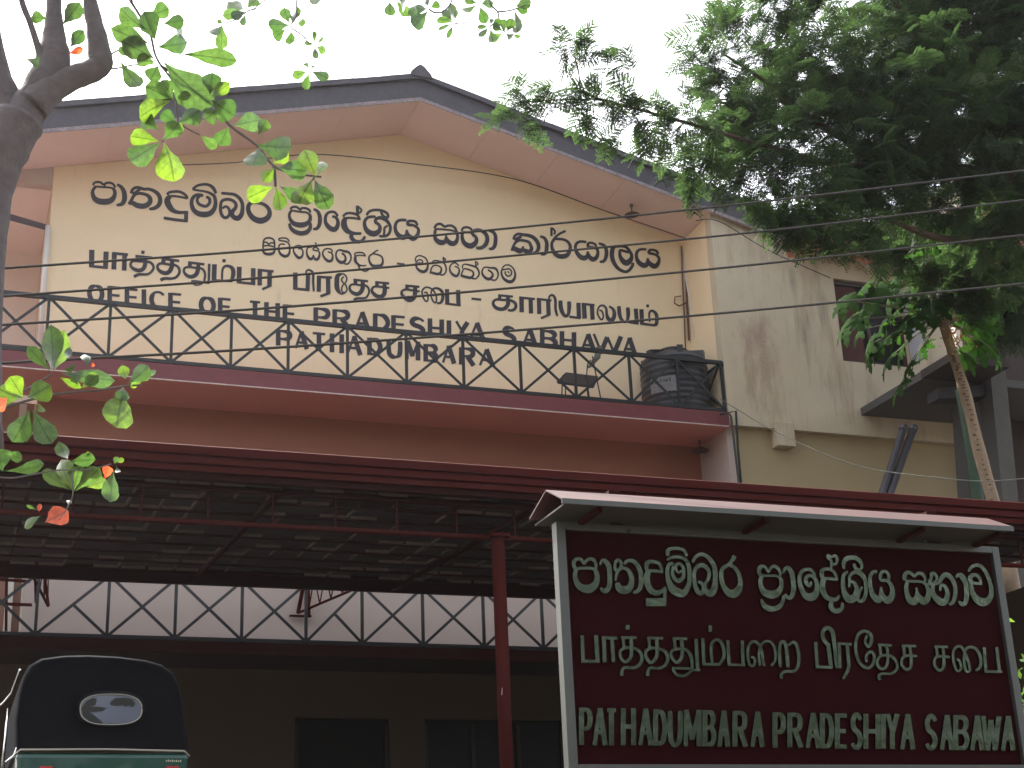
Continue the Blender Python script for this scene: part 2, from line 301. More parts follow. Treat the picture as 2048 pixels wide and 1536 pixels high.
def bx(ox, oy, sc=Z10): return (ox, oy, sc)
RA, RB, RCc, RD, RE, RF, RG = bx(170,340), bx(360,350), bx(560,390), bx(700,400), bx(850,420), bx(1010,430), bx(1140,440)
RH, RI, RJ, RK, RL, RM, RN, RO, RP = bx(510,460), bx(660,470), bx(850,490), bx(170,485), bx(360,500), bx(570,520), bx(740,540), bx(970,560), bx(1140,560)
WALLG = [
 (RA, '165,310,45 190,265 250,248 320,258 375,300 430,272 500,262 560,280 605,330 612,360; 180,345,38 270,345 370,355 470,360 560,375 605,405; 405,290,50 400,360; 215,350,55 160,420,60 160,510,75 200,590,95 280,640,108 390,655,112 500,640,108 570,590,95 608,510,75 605,430,65 570,380,55'),
 (RA, '660,300,50 740,350,68 795,440,85 810,540,95 800,630,92 750,700,75 650,722,48'),
 (RA, '945,475,58 970,410 1030,365 1110,365 1210,395 1290,392,58 1400,425,65 1490,490,75 1535,580,80 1530,680,85 1480,750,78 1400,790,68 1320,800,52; 905,700,70 950,620,60 1000,530 1070,485,58 1160,485 1260,512,62 1325,570,78 1332,650,90 1270,720,98 1170,745,100 1060,725,98 980,680,82 910,690,60; 970,478,50 1020,470 1075,430 1130,400'),
 (RA, '1680,500,52 1730,460 1820,445 1920,445 2010,480 2070,530 2100,582,45; 1740,535,42 1850,540 1980,560 2100,588; 1745,540,80 1690,600,105 1690,670,118 1735,760,112 1800,830,90 1900,868,68 2000,872,58 2085,865,55; !2072,840,75 2066,1068,72; !1610,985,56 1850,1022,54 2095,1050,52'),
 (RB, '260,292,55 350,222,50 470,195 590,205,55 680,270,65 735,375,55; 260,300,42 380,320 500,338 610,372,50 690,425,58; 470,425,58 370,410,60 290,440,65 240,520,70 240,620,76 280,720,86 370,790,98 490,812,108 610,790,100 690,710,86 725,600,74 715,480,66 680,400,58; 540,450,55 600,490,58 605,570,60 550,635 480,640 390,600,58 350,530,55 365,470 410,430'),
 (RB, '850,375,55 980,385 1110,402,60 1210,470,65 1270,570,68 1280,680,74 1262,800,86 1200,880,98 1130,880,92 1070,830,84 1072,750,80 1125,690,70 1148,620,64 1110,550,60 1030,508,58 940,502,58 860,535,58 832,610,58 830,720,60 850,810,62 900,870,60 960,870,60 1010,810,55 1010,720,52 970,660,50 920,650,48 870,685,45'),
 (RB, '1660,420,50 1540,480,60 1450,570,75 1400,640,82 1400,730,86 1440,820,95 1520,900,105 1640,940,114 1750,910,108 1820,840,96 1832,740,78 1780,650,68 1690,592,60 1580,570,56 1455,560,58'),
 (RCc, '210,290,45 260,248 340,248 400,290 460,270 540,277 600,312 620,358; 220,315,38 330,335 430,350 530,358 600,395; 425,280,52 420,345; 230,325,50 192,390,52 195,470,58 240,550,75 310,600,90 420,618,98 520,600,90 600,540,74 620,450,60 600,390,50; 190,590,48 220,680,65 300,750,80 420,788,85 530,770,84 600,710,74 622,630,65 605,560,55'),
 (RCc, '690,290,45 770,340,62 810,430,75 815,530,78 800,620,74 750,690,62 680,697,45'),
 (RCc, '1070,440,48 1140,460,54 1180,530,64 1180,620,78 1130,700,95 1060,700,96 980,640,86 930,550,68 935,440,58 980,370,52 1060,345,50 1130,365 1180,435,48'),
 (RCc, '1290,440,48 1350,385 1430,370 1520,385 1590,420 1635,505; 1330,475,42 1440,470 1560,482 1640,502; 1340,470,75 1308,560,108 1322,660,114 1380,740,98 1470,780,72 1560,792,56 1660,790,50; 1470,790,70 1460,870,78 1520,940,72 1610,960,64 1690,930,56 1735,855,55; !1582,220,58 1588,400,58; 1605,245,36 1665,310 1640,362 1590,382'),
 (RD, '340,310,52 380,250 450,215 550,205 650,220 740,260 780,320 760,375; 635,215,50 655,300 710,350 765,360; 520,345,50 430,345,52 350,370,56 300,440,62 300,530,72 340,620,90 420,680,106 510,690,108 590,640,88 612,560,66 580,500,60 520,455,60 530,400,60 600,365,64 700,390,72 770,450,64 820,540,58 820,630,55 780,710 700,745,50 600,742,48; 690,745,45 700,650 705,575 765,530'),
 (RD, '1150,415,55 1040,412 960,450,60 925,540,62 938,640,72 1000,730,90 1090,768,98 1155,715,72 1162,615,45; 1162,640,50 1190,720,76 1280,790,98 1360,750,82 1400,660,62 1390,585,54 1300,522,50 1190,505,60 1190,445,60 1260,430,50 1340,450 1380,520,48'),
 (RE, '190,375,48 240,300 320,288 400,342 460,325 550,325 620,380 638,435; 200,395,38 320,395 430,405 540,418 640,450; 210,410,58 198,500,60 212,590,76 270,650,94 350,670,98 420,630,74 430,525,40; 430,550,42 460,630,80 540,690,94 620,670,84 660,590,62 660,500,54 640,430,50'),
 (RE, '750,430,44 780,370 860,355 930,380 965,430; 760,452,38 860,455 960,465; 765,450,60 758,540,62 780,640,76 840,710,94 930,738,104 1010,700,98 1052,630,74 1040,560,60 990,510,54; !945,450,50 1000,540,55; 960,500,60 990,440,56 1050,410,54 1130,420,60 1220,470,70 1270,560,74 1262,660,80 1210,740,76 1130,780,66 1050,775,52'),
 (RE, '1310,430,44 1390,450,60 1440,530,68 1442,640,74 1425,735,72 1380,790,64 1310,797,45'),
 (RF, '175,500,50 200,430 270,390,54 360,405,58 450,415,62 550,445,68 630,510,74 680,600,74 682,690,70 640,760,62 570,790,50; 140,730,58 170,640,50 220,560 300,520 400,530,52 490,560,56 530,640,62 540,700,72 490,760,90 420,740,90 370,700,58 368,645,40; 370,670,48 320,738,88 250,720,94 190,690,82 150,715,60; 200,510,58 260,480 330,440'),
 (RF, '720,440,45 800,470,58 850,560,68 852,660,74 840,750,72 800,800,60 730,803,45'),
 (RF, '!950,255,45 950,435; 975,275,38 1022,340 1005,400; 1000,490,46 1060,430 1130,380 1235,330; 1020,480,60 960,570,56 960,670,60 1010,780,76 1090,840,86 1180,850,90 1270,820,84 1320,740,70 1332,640,60 1290,560,54 1210,510,50 1110,495 1005,490'),
 (RF, '1660,555,50 1540,545 1460,590,56 1440,680,60 1480,790,76 1560,870,92 1640,880,94 1688,830,72 1695,750,45; 1695,770,45 1730,860,76 1800,910,90 1870,870,78 1900,780,60 1880,700,52 1800,668,46 1705,655,54 1700,590,52 1760,570,45 1840,600 1870,650'),
 (RG, '590,480,45 690,520,58 740,610,68 742,720,72 720,800,66 680,850,58 610,857,45'),
 (RG, '890,545,78 860,640,84 860,760,84 900,880,78 980,990,66 1080,1050,58 1160,1060,56 1230,1010,58 1280,930,58 1280,880,50; 890,550,58 960,540,54 1060,535 1150,560 1220,640,56 1262,740,64 1230,830,94 1160,880,108 1090,850,96 1030,760,70 1018,690,58 1025,625,50 1110,640 1200,668'),
 (RG, '1560,605,45 1440,605,50 1370,660,58 1360,760,64 1400,860,84 1490,930,96 1560,920,94 1588,860,70 1590,785,40; 1590,810,46 1630,890,80 1720,950,98 1790,910,82 1822,820,58 1800,750,50 1720,702,46 1622,680,58 1625,630,58 1680,612,46 1770,640,48 1800,700'),
 # second line, finer
 (RH, '165,390,34 168,270 190,195 250,165 330,170 390,220 402,330; 180,262,28 230,250 282,290 330,262 390,272; 180,330,27 290,322 392,350; 165,380,34 170,450,44 230,492,52 310,495,54 380,468,46 402,400,36 396,335,32'),
 (RH, '700,240,28 660,180 580,165 500,175 490,208 560,225 640,240 700,300,30 712,400,34 690,500,46 620,540,56 530,500,50 488,420,36 490,330,30 530,290,28 612,297'),
 (RH, '880,385,27 950,392 982,450,30 962,540,42 900,572,54 830,512,46 788,430,32 800,360,28 850,325 930,325 970,375'),
 (RH, '1160,350,27 1090,360 1058,420,30 1070,520,42 1120,592,54 1175,580,48 1195,510,26; 1195,530,28 1230,600,48 1290,592,52 1322,500,36 1300,435,28 1200,412 1200,370 1260,362 1312,410; 1225,262,26 1265,285; 1240,270,24 1245,345'),
 (RH, '1490,450,26 1560,470,28 1590,530,34 1570,620,50 1500,638,56 1420,570,42 1383,480,32 1420,405,28 1490,383 1560,400 1585,455'),
 (RH, '1780,480,40 1840,530,36 1850,620,48 1780,668,62 1700,630,54 1658,540,36 1670,450,32 1730,410,34 1830,438,48 1905,450,44 1960,520,34 1960,610,32 1900,695 1825,690'),
 (RI, '510,425,28 510,380 580,360 680,370 722,430; 520,430,27 620,417 730,432; 520,430,46 515,520,56 560,590,44 640,630,28 742,626,26; 585,615,44 600,680,36 650,722,26 720,745 790,715'),
 (RI, '860,390,34 800,450,34 810,550,42 870,630,56 960,640,60 1050,620,54 1082,530,38 1050,440,32 960,400,28 880,386; 860,392,28 920,345 985,312'),
 (RI, '!1370,585,38 1530,605,38'),
 (RI, '1900,572,27 1888,530 1830,505 1758,545 1755,470 1800,430 1870,430 1960,480,30 2000,580,34 1990,690,48 1930,752,58 1850,740,56 1780,680,42 1758,600,34 1765,578,30 1890,577'),
 (RJ, '150,392,27 148,350 210,320 330,342 400,390,32 432,480 420,560,30 370,612 310,610; 108,585,34 130,480,28 180,422 250,420 320,460,30 330,530,38 290,590,48 210,588,48 120,560,42; !370,245,24 370,360; 382,262,22 420,300 382,322'),
 (RJ, '610,440,27 680,470,30 700,540,36 660,630,50 590,622,52 520,550,40 508,450,30 560,380,27 630,370 690,430'),
 (RJ, '770,482,27 770,420 820,395 940,420,34 1050,460,36 1102,550,34 1100,620,32 1040,690,30 960,686; 735,645,34 760,560,28 800,490 880,500,30 970,540,30 990,610,38 940,670,50 850,660,52 740,630,46; !1032,330,24 1040,440; 1046,342,22 1085,390 1050,420'),
 (RJ, '1290,510,34 1370,570,36 1380,640,44 1310,700,56 1220,660,50 1168,570,36 1190,480,28 1250,455 1340,470,34 1440,482,44 1490,560,34 1490,650,30 1440,720 1360,716'),
 (RJ, '1570,500,28 1620,430 1700,408 1790,460 1840,560,34 1840,660,46 1790,740,60 1710,752,62 1620,700,52 1570,610,38 1570,520,28 1640,500 1720,490 1770,540 1760,610 1700,640 1650,605 1640,540; 1690,540,26 1725,580'),
 # Tamil line
 (RK, '!140,152,100 133,495,98; !432,188,96 418,538,94; !88,482,50 466,522,50'),
 (RK, '!602,205,95 590,555,92; !558,222,54 880,252,52; !812,240,90 800,578,88'),
 (RK, '!1150,200,62 1220,206,62; !1030,280,50 1370,312,46; !1082,290,72 1075,385,72; 1230,300,70 1235,420,78 1200,530,80 1120,575,74 1020,555,68 940,490,54 940,420,48 1000,380,48 1120,388,48 1300,400,48 1380,450,50 1402,530,50 1350,610,48 1270,655 1100,658,52 1010,702,66'),
 (RK, '!1570,330,50 1930,380,50; !1612,330,80 1600,435,80; 1782,360,72 1780,470,82 1740,580,84 1660,630,78 1560,605,72 1490,540,56 1495,460,50 1570,430,48 1700,450,48 1850,470,48 1920,530,52 1932,620,52 1870,710,50 1770,742,50 1640,738,54 1550,768,66'),
 (RL, '!165,255,50 500,296,48; !202,270,75 200,345,75; 372,280,68 370,390,78 330,500,82 240,550,74 150,530,64 85,460,52 90,380,46 170,350,44 300,366,44 430,380,44 490,430,46 512,520,46 492,645,44; 230,640,36 330,640 480,662 600,682,40; 245,655,28 290,710 370,722 455,690; !597,285,50 586,680,48'),
 (RL, '!705,293,90 695,630,90; !660,620,45 1070,642,42; 860,620,42 865,430,44 900,350,46 960,328,50 1030,345,60 1080,400,78 1090,500,82 1058,635,66; !865,220,60 935,226,60'),
 (RL, '!1215,345,90 1205,675,90; !1500,375,86 1495,712,86; !1168,658,48 1538,700,48'),
 (RL, '!1635,390,85 1630,728,85; !1590,410,50 1915,442,48; !1835,440,85 1830,745,85; !1862,728,50 1680,810,46'),
 (RM, '!210,258,85 210,598,85; !470,290,80 460,622,80; !168,583,48 502,618,48; 430,292,34 435,230,34 480,205,36 540,230,42 575,290,46 575,450,46 587,642,42'),
 (RM, '!695,330,80 690,652,80; !658,345,50 960,362,46; !880,350,85 885,690,82; !915,676,50 722,748,46'),
 (RM, '1150,290,46 1075,330,84 1060,450,92 1070,590,88 1130,685,46; 1130,288,30 1200,290 1252,340 1262,410 1220,482 1168,440 1160,390 1200,345; 1220,482,30 1170,540 1160,620 1190,672 1240,660 1266,600 1245,520 1212,480; 1130,692,34 1180,692 1240,660'),
 (RM, '!1400,405,45 1700,437,42; !1442,400,74 1440,492,72; 1590,420,74 1590,560,82 1550,660,80 1470,700,74 1380,670,66 1325,600,52 1340,520,42 1420,500,40 1560,520,40 1660,530 1710,590 1715,680 1660,770 1560,785 1470,790,46 1410,822,52'),
 (RN, '!105,250,45 390,277,44; !142,250,68 140,335,68; 290,270,70 300,430,84 270,520,80 200,550,76 110,520,72 40,440,58 50,370,46 120,340,42 260,352,42 390,372,42'),
 (RN, '!720,320,45 1012,347,44; !762,320,70 750,405,68; 920,340,74 920,500,84 880,590,80 800,620,76 720,580,70 650,500,58 660,430,46 740,400,42 870,420,42 1012,442,42'),
 (RN, '1110,470,32 1160,460 1187,560 1170,640 1120,622 1075,520,34 1068,430,34 1120,365 1190,358 1260,390 1310,440 1350,520,32 1362,620 1330,672 1280,622 1250,520 1260,430,34 1310,380,40 1390,380,46 1470,440,56 1490,540,60 1470,640,56 1420,682,42 1370,672,34; !1575,393,80 1582,712,80; !1800,413,80 1812,738,80; !1543,688,40 1852,726,40'),
 (RJ, '!950,1100,44 1150,1121,44'),
 (RO, '!265,315,45 570,342,44; !302,320,64 295,400,64; 465,330,70 470,480,78 430,560,76 350,600,70 240,580,68 170,510,60 175,440,50 240,400,44 380,410,44 520,420,50 610,470,56 630,540,60 600,600,58 540,625,50 470,617,44'),
 (RO, '!745,348,85 750,662,85; !698,360,46 1020,392,44; !932,380,80 940,688,80'),
 (RO, '!1102,373,80 1110,698,80; !1058,390,46 1360,422,44; !1290,410,80 1300,724,80; !1325,708,46 1143,787,44; 1312,410,34 1310,350,36 1360,310,40 1412,340,46 1440,430,50 1440,600,48 1478,738,40'),
 (RO, '1545,430,80 1550,560,80 1590,680,74 1650,740,60 1705,700,60 1722,560,74 1720,450,76; !1725,753,44 1955,782,44; !1910,468,80 1922,784,80'),
 (RP, '!280,473,85 300,792,85; !243,490,46 502,517,44; !445,508,80 460,814,78'),
 (RP, '600,620,33 650,640 682,740 650,815 600,770 563,690 570,600 620,530,38 690,530,42 740,590,46 750,700,54 780,790,74 840,830,82 890,780,78 907,690,72 880,600,56 800,540,38'),
 (RP, '1000,545,75 1010,680,74 1040,790,66 1110,860,48 1170,830,54 1190,700,74 1180,572,75; !1193,860,48 1402,892,48; !1345,588,75 1367,894,75'),
 (RP, '!1460,600,80 1475,905,80; !1440,893,48 1730,930,46; 1630,862,34 1618,700,38 1650,640,44 1700,640,50 1760,700,64 1778,800,70 1765,900,66 1715,932,48; !1558,532,56 1614,536,56'),
]
WALLC = [('O',174.5,568,208.5,607),('F',215,571.5,245.5,610.5),('F',249.5,575.5,279.5,613.5),('I',282,578.5,293.5,617),('C',299,581,331.5,620.5),('E',336.5,585,366.5,624),
 ('O',397.5,592,431.5,630),('F',436,595,465.5,632),('T',495.5,600.5,524.5,639),('H',528.5,604,559.5,642.5),('E',565.5,608.5,594,646.5),
 ('P',627,614.5,660.5,652),('R',665,618,701.5,656.5),('A',706.5,622.5,741.5,661.5),('D',746,626.5,779.5,663.5),('E',782.5,630,813.5,668),('S',817.5,633.5,851.5,671.5),('H',855.5,636.5,887.5,676),('I',892.5,640.5,903,677),('Y',908,642,939.5,681),('A',934.5,644,972.5,684.5),
 ('S',1003,652,1033.5,689),('A',1042,655.5,1076,694),('B',1080,659,1115.5,697),('H',1119.5,662,1152,699),('A',1158.5,666.5,1193,704.5),('W',1183,667.5,1246,708),('A',1242,674,1275,712.5),
 ('P',552,659,584.5,694),('A',587,661.5,618,699),('T',621,663.5,654.5,701.5),('H',659.5,666.5,687.5,707),('A',690.5,670.5,725,711),('D',734.5,675,764.5,712.5),('U',773,679.5,804.5,717.5),('M',810.5,681.5,840,721.5),('B',847,687.5,877,725.5),('A',881.5,690,912.5,728),('R',918,694,951.5,732),('A',955.5,697,990,733.5)]
Q1, Q2, Q3, Q4, Q5 = bx(1130,1080), bx(1300,1080), bx(1500,1090), bx(1650,1100), bx(1800,1110)
T1, T2 = bx(1024,1152,4), bx(1536,1152,4)
BOARDG = [
 (Q1, '200,610,60 160,540,70 165,450,70 230,400,62 310,420,56 370,500,50 420,430,54 500,400,62 580,440,62 612,540,56 600,605,50; 210,600,52 330,592 480,592 590,615; 210,600,75 178,720,80 200,850,92 260,950,118 370,1012,148 480,1012,158 580,940,130 632,820,98 622,700,86 580,610,70'),
 (Q1, '690,520,40 740,440,64 800,450,84 870,540,90 890,700,90 892,850,90 880,960,92 820,1050,92 760,1050,80 708,1000,48'),
 (Q1, '1080,640,58 1010,620 1000,520 1030,440 1085,430 1125,490 1112,580 1060,640; 1010,850,42 1030,720,50 1080,620,56 1170,588,60 1270,640,70 1330,760,88 1330,900,108 1280,1010,138 1180,1040,148 1080,1000,128 1050,900,90; 1190,510,52 1240,450,62 1340,440,70 1430,500,80 1500,620,86 1530,760,90 1530,900,90 1500,1010,82 1440,1070,70 1370,1090,50'),
 (Q1, '1640,620,72 1650,500,80 1700,460,72 1800,460,62 1900,500,60 1950,600,54 1962,690,40; 1660,640,60 1800,648,58 1965,662,54; 1680,650,100 1650,780,112 1670,940,112 1740,1060,110 1850,1100,100 1950,1060,74 2025,975,40; !2016,1000,60 2012,1365,60; !1628,1290,150 2040,1290,150'),
 (Q2, '340,330,70 340,230,72 430,190,62 560,190,60 670,230,60 725,340,50; 320,425,42 420,370,55 550,362,58 670,400,62 740,480,72 775,600,80 782,750,80 770,900,84 720,1030,104 640,1110,134 540,1085,158 440,1020,148 370,900,108 330,750,80 330,600,70 370,510,64 445,500,58; 450,550,50 430,680,60 470,800,72 560,848,80 640,790,76 662,680,62 640,560,58 560,500,52 500,545,50 512,640,46 565,685,42 615,640,38'),
 (Q2, '850,470,50 900,370,60 1000,310,64 1110,330,70 1210,420,78 1280,540,84 1310,700,88 1310,860,94 1290,1000,118 1230,1100,130 1150,1092,112 1100,1000,82 1112,900,62 1170,800,64 1182,680,70 1130,580,78 1030,530,80 930,570,80 880,680,66 880,820,70 900,960,80 960,1080,90 1040,1090,88 1072,1000,70 1030,900,60 960,872,48'),
 (Q2, '1560,535,70 1460,600,74 1430,740,80 1450,880,86 1510,1010,100 1600,1100,138 1700,1110,158 1780,1030,132 1822,900,88 1800,740,76 1740,620,70 1660,550,65 1560,532,60; 1555,530,55 1640,450,66 1700,350,92'),
 (Q3, '210,640,68 160,580,80 170,480,80 230,450,62 290,480,52 350,560,46 390,490,50 460,450,60 530,480,60 582,560,55 592,640,50; 220,640,46 350,646 480,642 592,672; 210,650,78 180,760,80 200,880,90 260,980,118 380,1030,148 500,1010,140 580,930,100 612,820,80 590,690,68; 200,1130,48 250,1240,88 340,1310,108 450,1322,100 560,1280,88 632,1180,70 655,1050,58'),
 (Q3, '650,590,40 690,500,60 760,490,80 820,580,90 850,720,90 862,860,90 850,1000,88 800,1090,80 730,1080,68 690,1020,48'),
 (Q3, '1310,640,45 1240,540,55 1150,510,60 1050,540,66 990,640,70 990,780,80 1030,920,92 1110,1050,120 1220,1080,150 1310,1020,130 1342,900,90 1330,760,76 1270,670,66 1180,640,64 1110,700,70 1130,800,70 1190,845,66 1225,770,50'),
 (Q3, '1450,680,80 1440,560,80 1500,510,62 1600,510,56 1700,580,54 1755,730,44; 1450,700,54 1600,702 1752,722; 1470,720,98 1450,850,100 1470,980,98 1540,1090,90 1650,1130,76 1740,1120,68 1795,1045,46; 1640,1165,78 1620,1280,90 1690,1360,90 1780,1360,88 1850,1300,70 1852,1200,48; 1620,510,46 1630,350,50 1570,290,54 1560,230,54 1640,262,50 1700,232,50 1745,300,54 1725,400,50 1660,412,44'),
 (Q4, '360,400,52 350,290,70 400,200,88 500,170,82 600,180,78 690,250,70 722,350,52 700,412,40; 560,300,58 600,400 680,422; 460,775,44 470,650,50 470,560,55 540,480,60 640,470,90 730,530,88 790,640,70 802,780,65 800,900,66 760,1020,76 700,1060,70 640,1040,58 650,960,50 680,850 725,775,44; 500,660,50 570,700,65 612,800,82 600,920,112 540,1010,142 450,1012,150 380,930,112 340,800,82 330,640,70 350,520,64 425,460,48'),
 (Q4, '1030,460,58 960,460,60 900,540,66 890,680,74 910,820,82 960,950,104 1050,1030,132 1112,980,112 1122,860,70 1110,775,40; 1122,880,46 1180,1000,110 1260,1040,142 1332,960,112 1345,820,82 1300,700,68 1230,640,60 1115,632,56 1100,540,60 1140,460,60 1220,460,55 1272,540,58 1265,620,60'),
 (Q5, '60,520,78 70,420,80 130,370,70 210,400,60 260,450,50 330,390,60 420,400,64 470,470,56 485,545,48; 90,550,48 250,552 400,562 490,604; 110,580,72 90,700,76 120,850,92 180,950,122 260,960,142 312,880,112 312,770,60 298,685,38; 312,800,44 370,900,108 450,960,140 530,890,112 545,750,76 500,630,64 435,568,48'),
 (Q5, '650,640,50 570,580,68 610,480,60 610,400,60 670,390,55 722,470,50 702,550 640,600,58 760,580,62 810,500,80 880,420,90 970,440,90 1040,520,82 1090,640,76 1102,770,75 1080,900,74 1040,990,68 970,1022,50; 790,740,44 800,640,54 870,640,60 922,720,70 932,850,90 890,960,120 820,980,132 740,930,118 660,840,90 630,720,74 650,615,60'),
 (Q5, '1110,470,40 1180,420,80 1250,470,100 1310,590,90 1330,740,90 1330,880,90 1300,990,84 1240,1022,78 1170,968,48'),
 (Q5, '1370,350,48 1430,260,60 1540,220,62 1640,260,66 1730,380,66 1790,520,70 1832,680,76 1832,830,90 1770,940,122 1660,980,150 1540,920,130 1460,800,90 1430,680,74 1440,592,58 1640,608,46; 1440,592,70 1400,500,88 1440,430,78 1540,430,60 1600,510,58 1622,602,44'),
 (T1, '!552,480,26 560,695,26; !662,478,30 675,695,30; !543,686,22 692,688,22'),
 (T1, '!725,490,28 732,695,28; !708,499,22 832,503,22; !790,500,27 800,695,27'),
 (T1, '!900,413,34 930,417,34; !862,498,20 987,500,20; !878,500,22 885,585,20; 940,500,24 945,600,26 935,660,24 895,692,22 860,662,22 855,610,20 890,582,20 960,582 1010,612,22 1027,670,24 1000,722 950,740,20 890,737,20 868,765,22 866,800,26'),
 (T1, '!1070,500,20 1197,505,20; !1085,505,22 1090,588,22; 1145,505,24 1150,600,26 1140,662,24 1100,697,24 1064,660,24 1060,610,22 1100,582,22 1160,587,22 1215,612,24 1234,672,24 1205,727,22 1150,744,20 1095,740,20 1076,768,22 1074,802,26'),
 (T1, '!1275,503,20 1392,508,20; !1290,505,22 1293,588,22; 1345,505,24 1350,600,26 1340,667,24 1305,697,22 1268,660,22 1262,610,20 1300,590,20 1370,592,22 1407,622,24 1427,680,24 1430,742,20; !1268,742,18 1432,746,18; 1272,752,20 1310,797,20 1370,802,20 1422,762,18; !1458,508,26 1472,765,24; !1428,758,18 1492,758,18'),
 (T1, '!1515,503,24 1525,715,24; !1513,709,20 1652,712,20; 1590,700,20 1580,580,20 1600,525,20 1645,520,22 1677,572,24 1682,650,24 1648,712,22; !1560,425,44 1586,427,44'),
 (T1, '!1716,518,24 1726,722,24; !1830,522,24 1837,722,24; !1714,715,18 1852,718,18'),
 (T1, '1905,650,19 1932,670 1925,715 1895,718 1877,660,20 1878,580 1905,535 1945,535 1982,590 1997,680 2007,720; 1973,720,19 1963,640 1975,570 2010,530 2060,535 2092,600 2092,680 2060,722'),
 (T1, '2135,732,24 2128,580,24 2150,530,22 2180,560,26 2196,732,28; 2200,560,18 2243,533,22 2274,590,24 2282,690,24 2253,762,22 2178,767,20 2143,790,22 2143,822,26'),
 (T2, '!370,533,24 382,738,24; !468,545,28 492,738,30; !368,731,20 502,736,20; 470,560,26 430,510,28 425,450,28 460,420,28 500,450,30 515,540,28 536,738,24'),
 (T2, '!555,538,22 565,742,22; !543,545,18 657,551,18; !620,553,24 634,722,24; !634,722,24 620,770,24 585,828,18'),
 (T2, '790,575,22 815,530,24 808,470,24 760,445,22 712,470,22 690,540,22 695,630,22 730,710,22 790,740,22 830,700 836,640,20 810,610,20 775,640,20 776,692,20; 788,575,20 765,530,18 778,480,18'),
 (T2, '!866,554,18 977,560,18; !882,556,20 888,644,20; 937,560,20 946,660,20 930,732,20 890,746,20 860,710,20 870,660,18 910,640,18 970,645,20 1012,690,20 1016,750,20 970,785,18 900,786,18 872,802,20 881,834,24'),
 (T2, '!1056,562,18 1172,566,18; !1072,563,20 1078,644,20; 1120,565,20 1131,660,22 1126,735,22 1090,752,20 1056,715,20 1060,665,18 1095,642,18 1177,646,18'),
 (T2, '!1318,569,18 1427,572,18; !1334,570,20 1341,648,20; 1385,572,20 1393,670,22 1386,742,22 1350,757,20 1318,715,20 1322,665,18 1355,647,18 1437,653,18'),
 (T2, '1500,668,18 1522,690 1531,745 1500,762 1475,700 1468,620 1490,575,20 1530,570,20 1562,620,20 1592,700 1601,757 1570,762 1555,680 1565,600,20 1600,573,20 1652,590,22 1687,660,24 1682,732,22 1648,760,18; !1716,573,22 1729,770,22; !1815,573,22 1837,774,22; !1718,768,18 1857,771,18'),
]
BOARDC = [('P',1155.5,1416,1183,1491),('A',1181.5,1417,1213,1492),('T',1206.5,1417,1234.5,1491.5),('H',1239,1417,1269.5,1491.5),('A',1273,1418,1304,1492),('D',1303.5,1419.5,1332,1492.5),('U',1332.5,1419.5,1363,1494),('M',1364,1420.5,1400,1494),('B',1402,1421,1430,1494),('A',1431,1422,1458,1494.5),('R',1462,1422.5,1493,1494.5),('A',1497,1424,1527,1495),
 ('P',1542,1425.5,1569,1496.5),('R',1571.5,1426,1603.5,1496),('A',1607,1426.5,1639,1497),('D',1636.5,1427,1665,1498),('E',1666.5,1427.5,1695,1498.5),('S',1696.5,1426.5,1723,1500.5),('H',1723.5,1428.5,1757.5,1499),('I',1757,1428.5,1770,1498.5),('Y',1767,1428.5,1796,1499),('A',1796,1429,1828,1500),
 ('S',1845,1429,1872.5,1501.5),('A',1875.5,1431,1905.5,1501),('B',1903,1431,1935.5,1501.5),('A',1936,1432,1966,1501.5),('W',1958,1433,1999,1501.5),('A',1997.5,1433,2028,1502)]

# ------------------------------------------------------------------ ground and road
YW, YF, YR = 22.1, 21.0, 20.95                  # sign wall, balcony/block front, fascia
G = 2.1                                         # yard level
mg = mat('packed_earth', (.11, .085, .06), .95, var=.3, scale=.8, bump=.3)
ya = mat('yard_concrete', (.05, .045, .04), .9, var=.15, scale=.6, bump=.1)
asp = mat('asphalt', (.05, .05, .05), .9, var=.2, scale=20, bump=.3)
mb = MB()
for (a, za), (b, zb) in zip([(-400, 0), (7.2, 0), (7.7, G-.02)], [(7.2, 0), (7.7, G-.02), (900, G-.02)]):
    mb.quad((-500, a, za), (500, a, za), (500, b, zb), (-500, b, zb))
tag(mb.build('ground', mg), kind='structure')
tag(MB().box(-60, 60, 8.9, 21.2, G-.016, G+.004).build('yard', ya), kind='structure')
tag(MB().box(-200, 200, -8, -2.2, -.02, .006).build('road', asp), kind='structure')
mb = MB()
for k in range(-20, 20): mb.box(k*6, k*6+2.4, -5.16, -5.04, .006, .011)
tag(mb.build('road_marking', mat('road_paint', (.75,.75,.7), .7)), kind='structure')

# ------------------------------------------------------------------ office building
AX, AZ, SL = 6.55, zz(13.15), .258
def rake(x): return AZ - SL*abs(x-AX)
B = thing('office_building', (6.5, 22.1, G), 'cream and pink two-tiered council office with a wide gable, painted lettering and two balconies', 'building')
XL, XR = 1.0, 11.7
wall = MB().prism([(XL, zz(8.2)), (XR, zz(8.2)), (XR, rake(XR)), (AX, AZ), (XL, rake(XL))], YW, YW+.2).build('gable_wall', cream, B, label='cream gable wall with black lettering in three scripts')
MB().box(XL, XR, YW, YW+.2, zz(4.2), zz(5.6)).build('first_floor_wall', pinkw, B, label='dusty pink lower part of the first floor wall')
MB().box(XL, XR, YW, YW+.2, zz(5.6), zz(8.0)).build('first_floor_wall', mat('tan_plaster', (.36, .15, .095), .85, var=.06), B, label='tan upper part of the first floor wall')  # cream wall with slab shade and red bounce put into its colour
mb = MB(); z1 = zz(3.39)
for a, b, c, d in ((-1.5, 4.83, G, zz(4.1)), (6.24, 6.77, G, zz(4.1)), (9.0, XR, G, zz(4.1)), (4.83, 6.24, z1, zz(4.1)), (6.77, 9.0, z1, zz(4.1)), (6.77, 9.0, G, G+.9)): mb.box(a, b, YW, YW+.2, c, d)
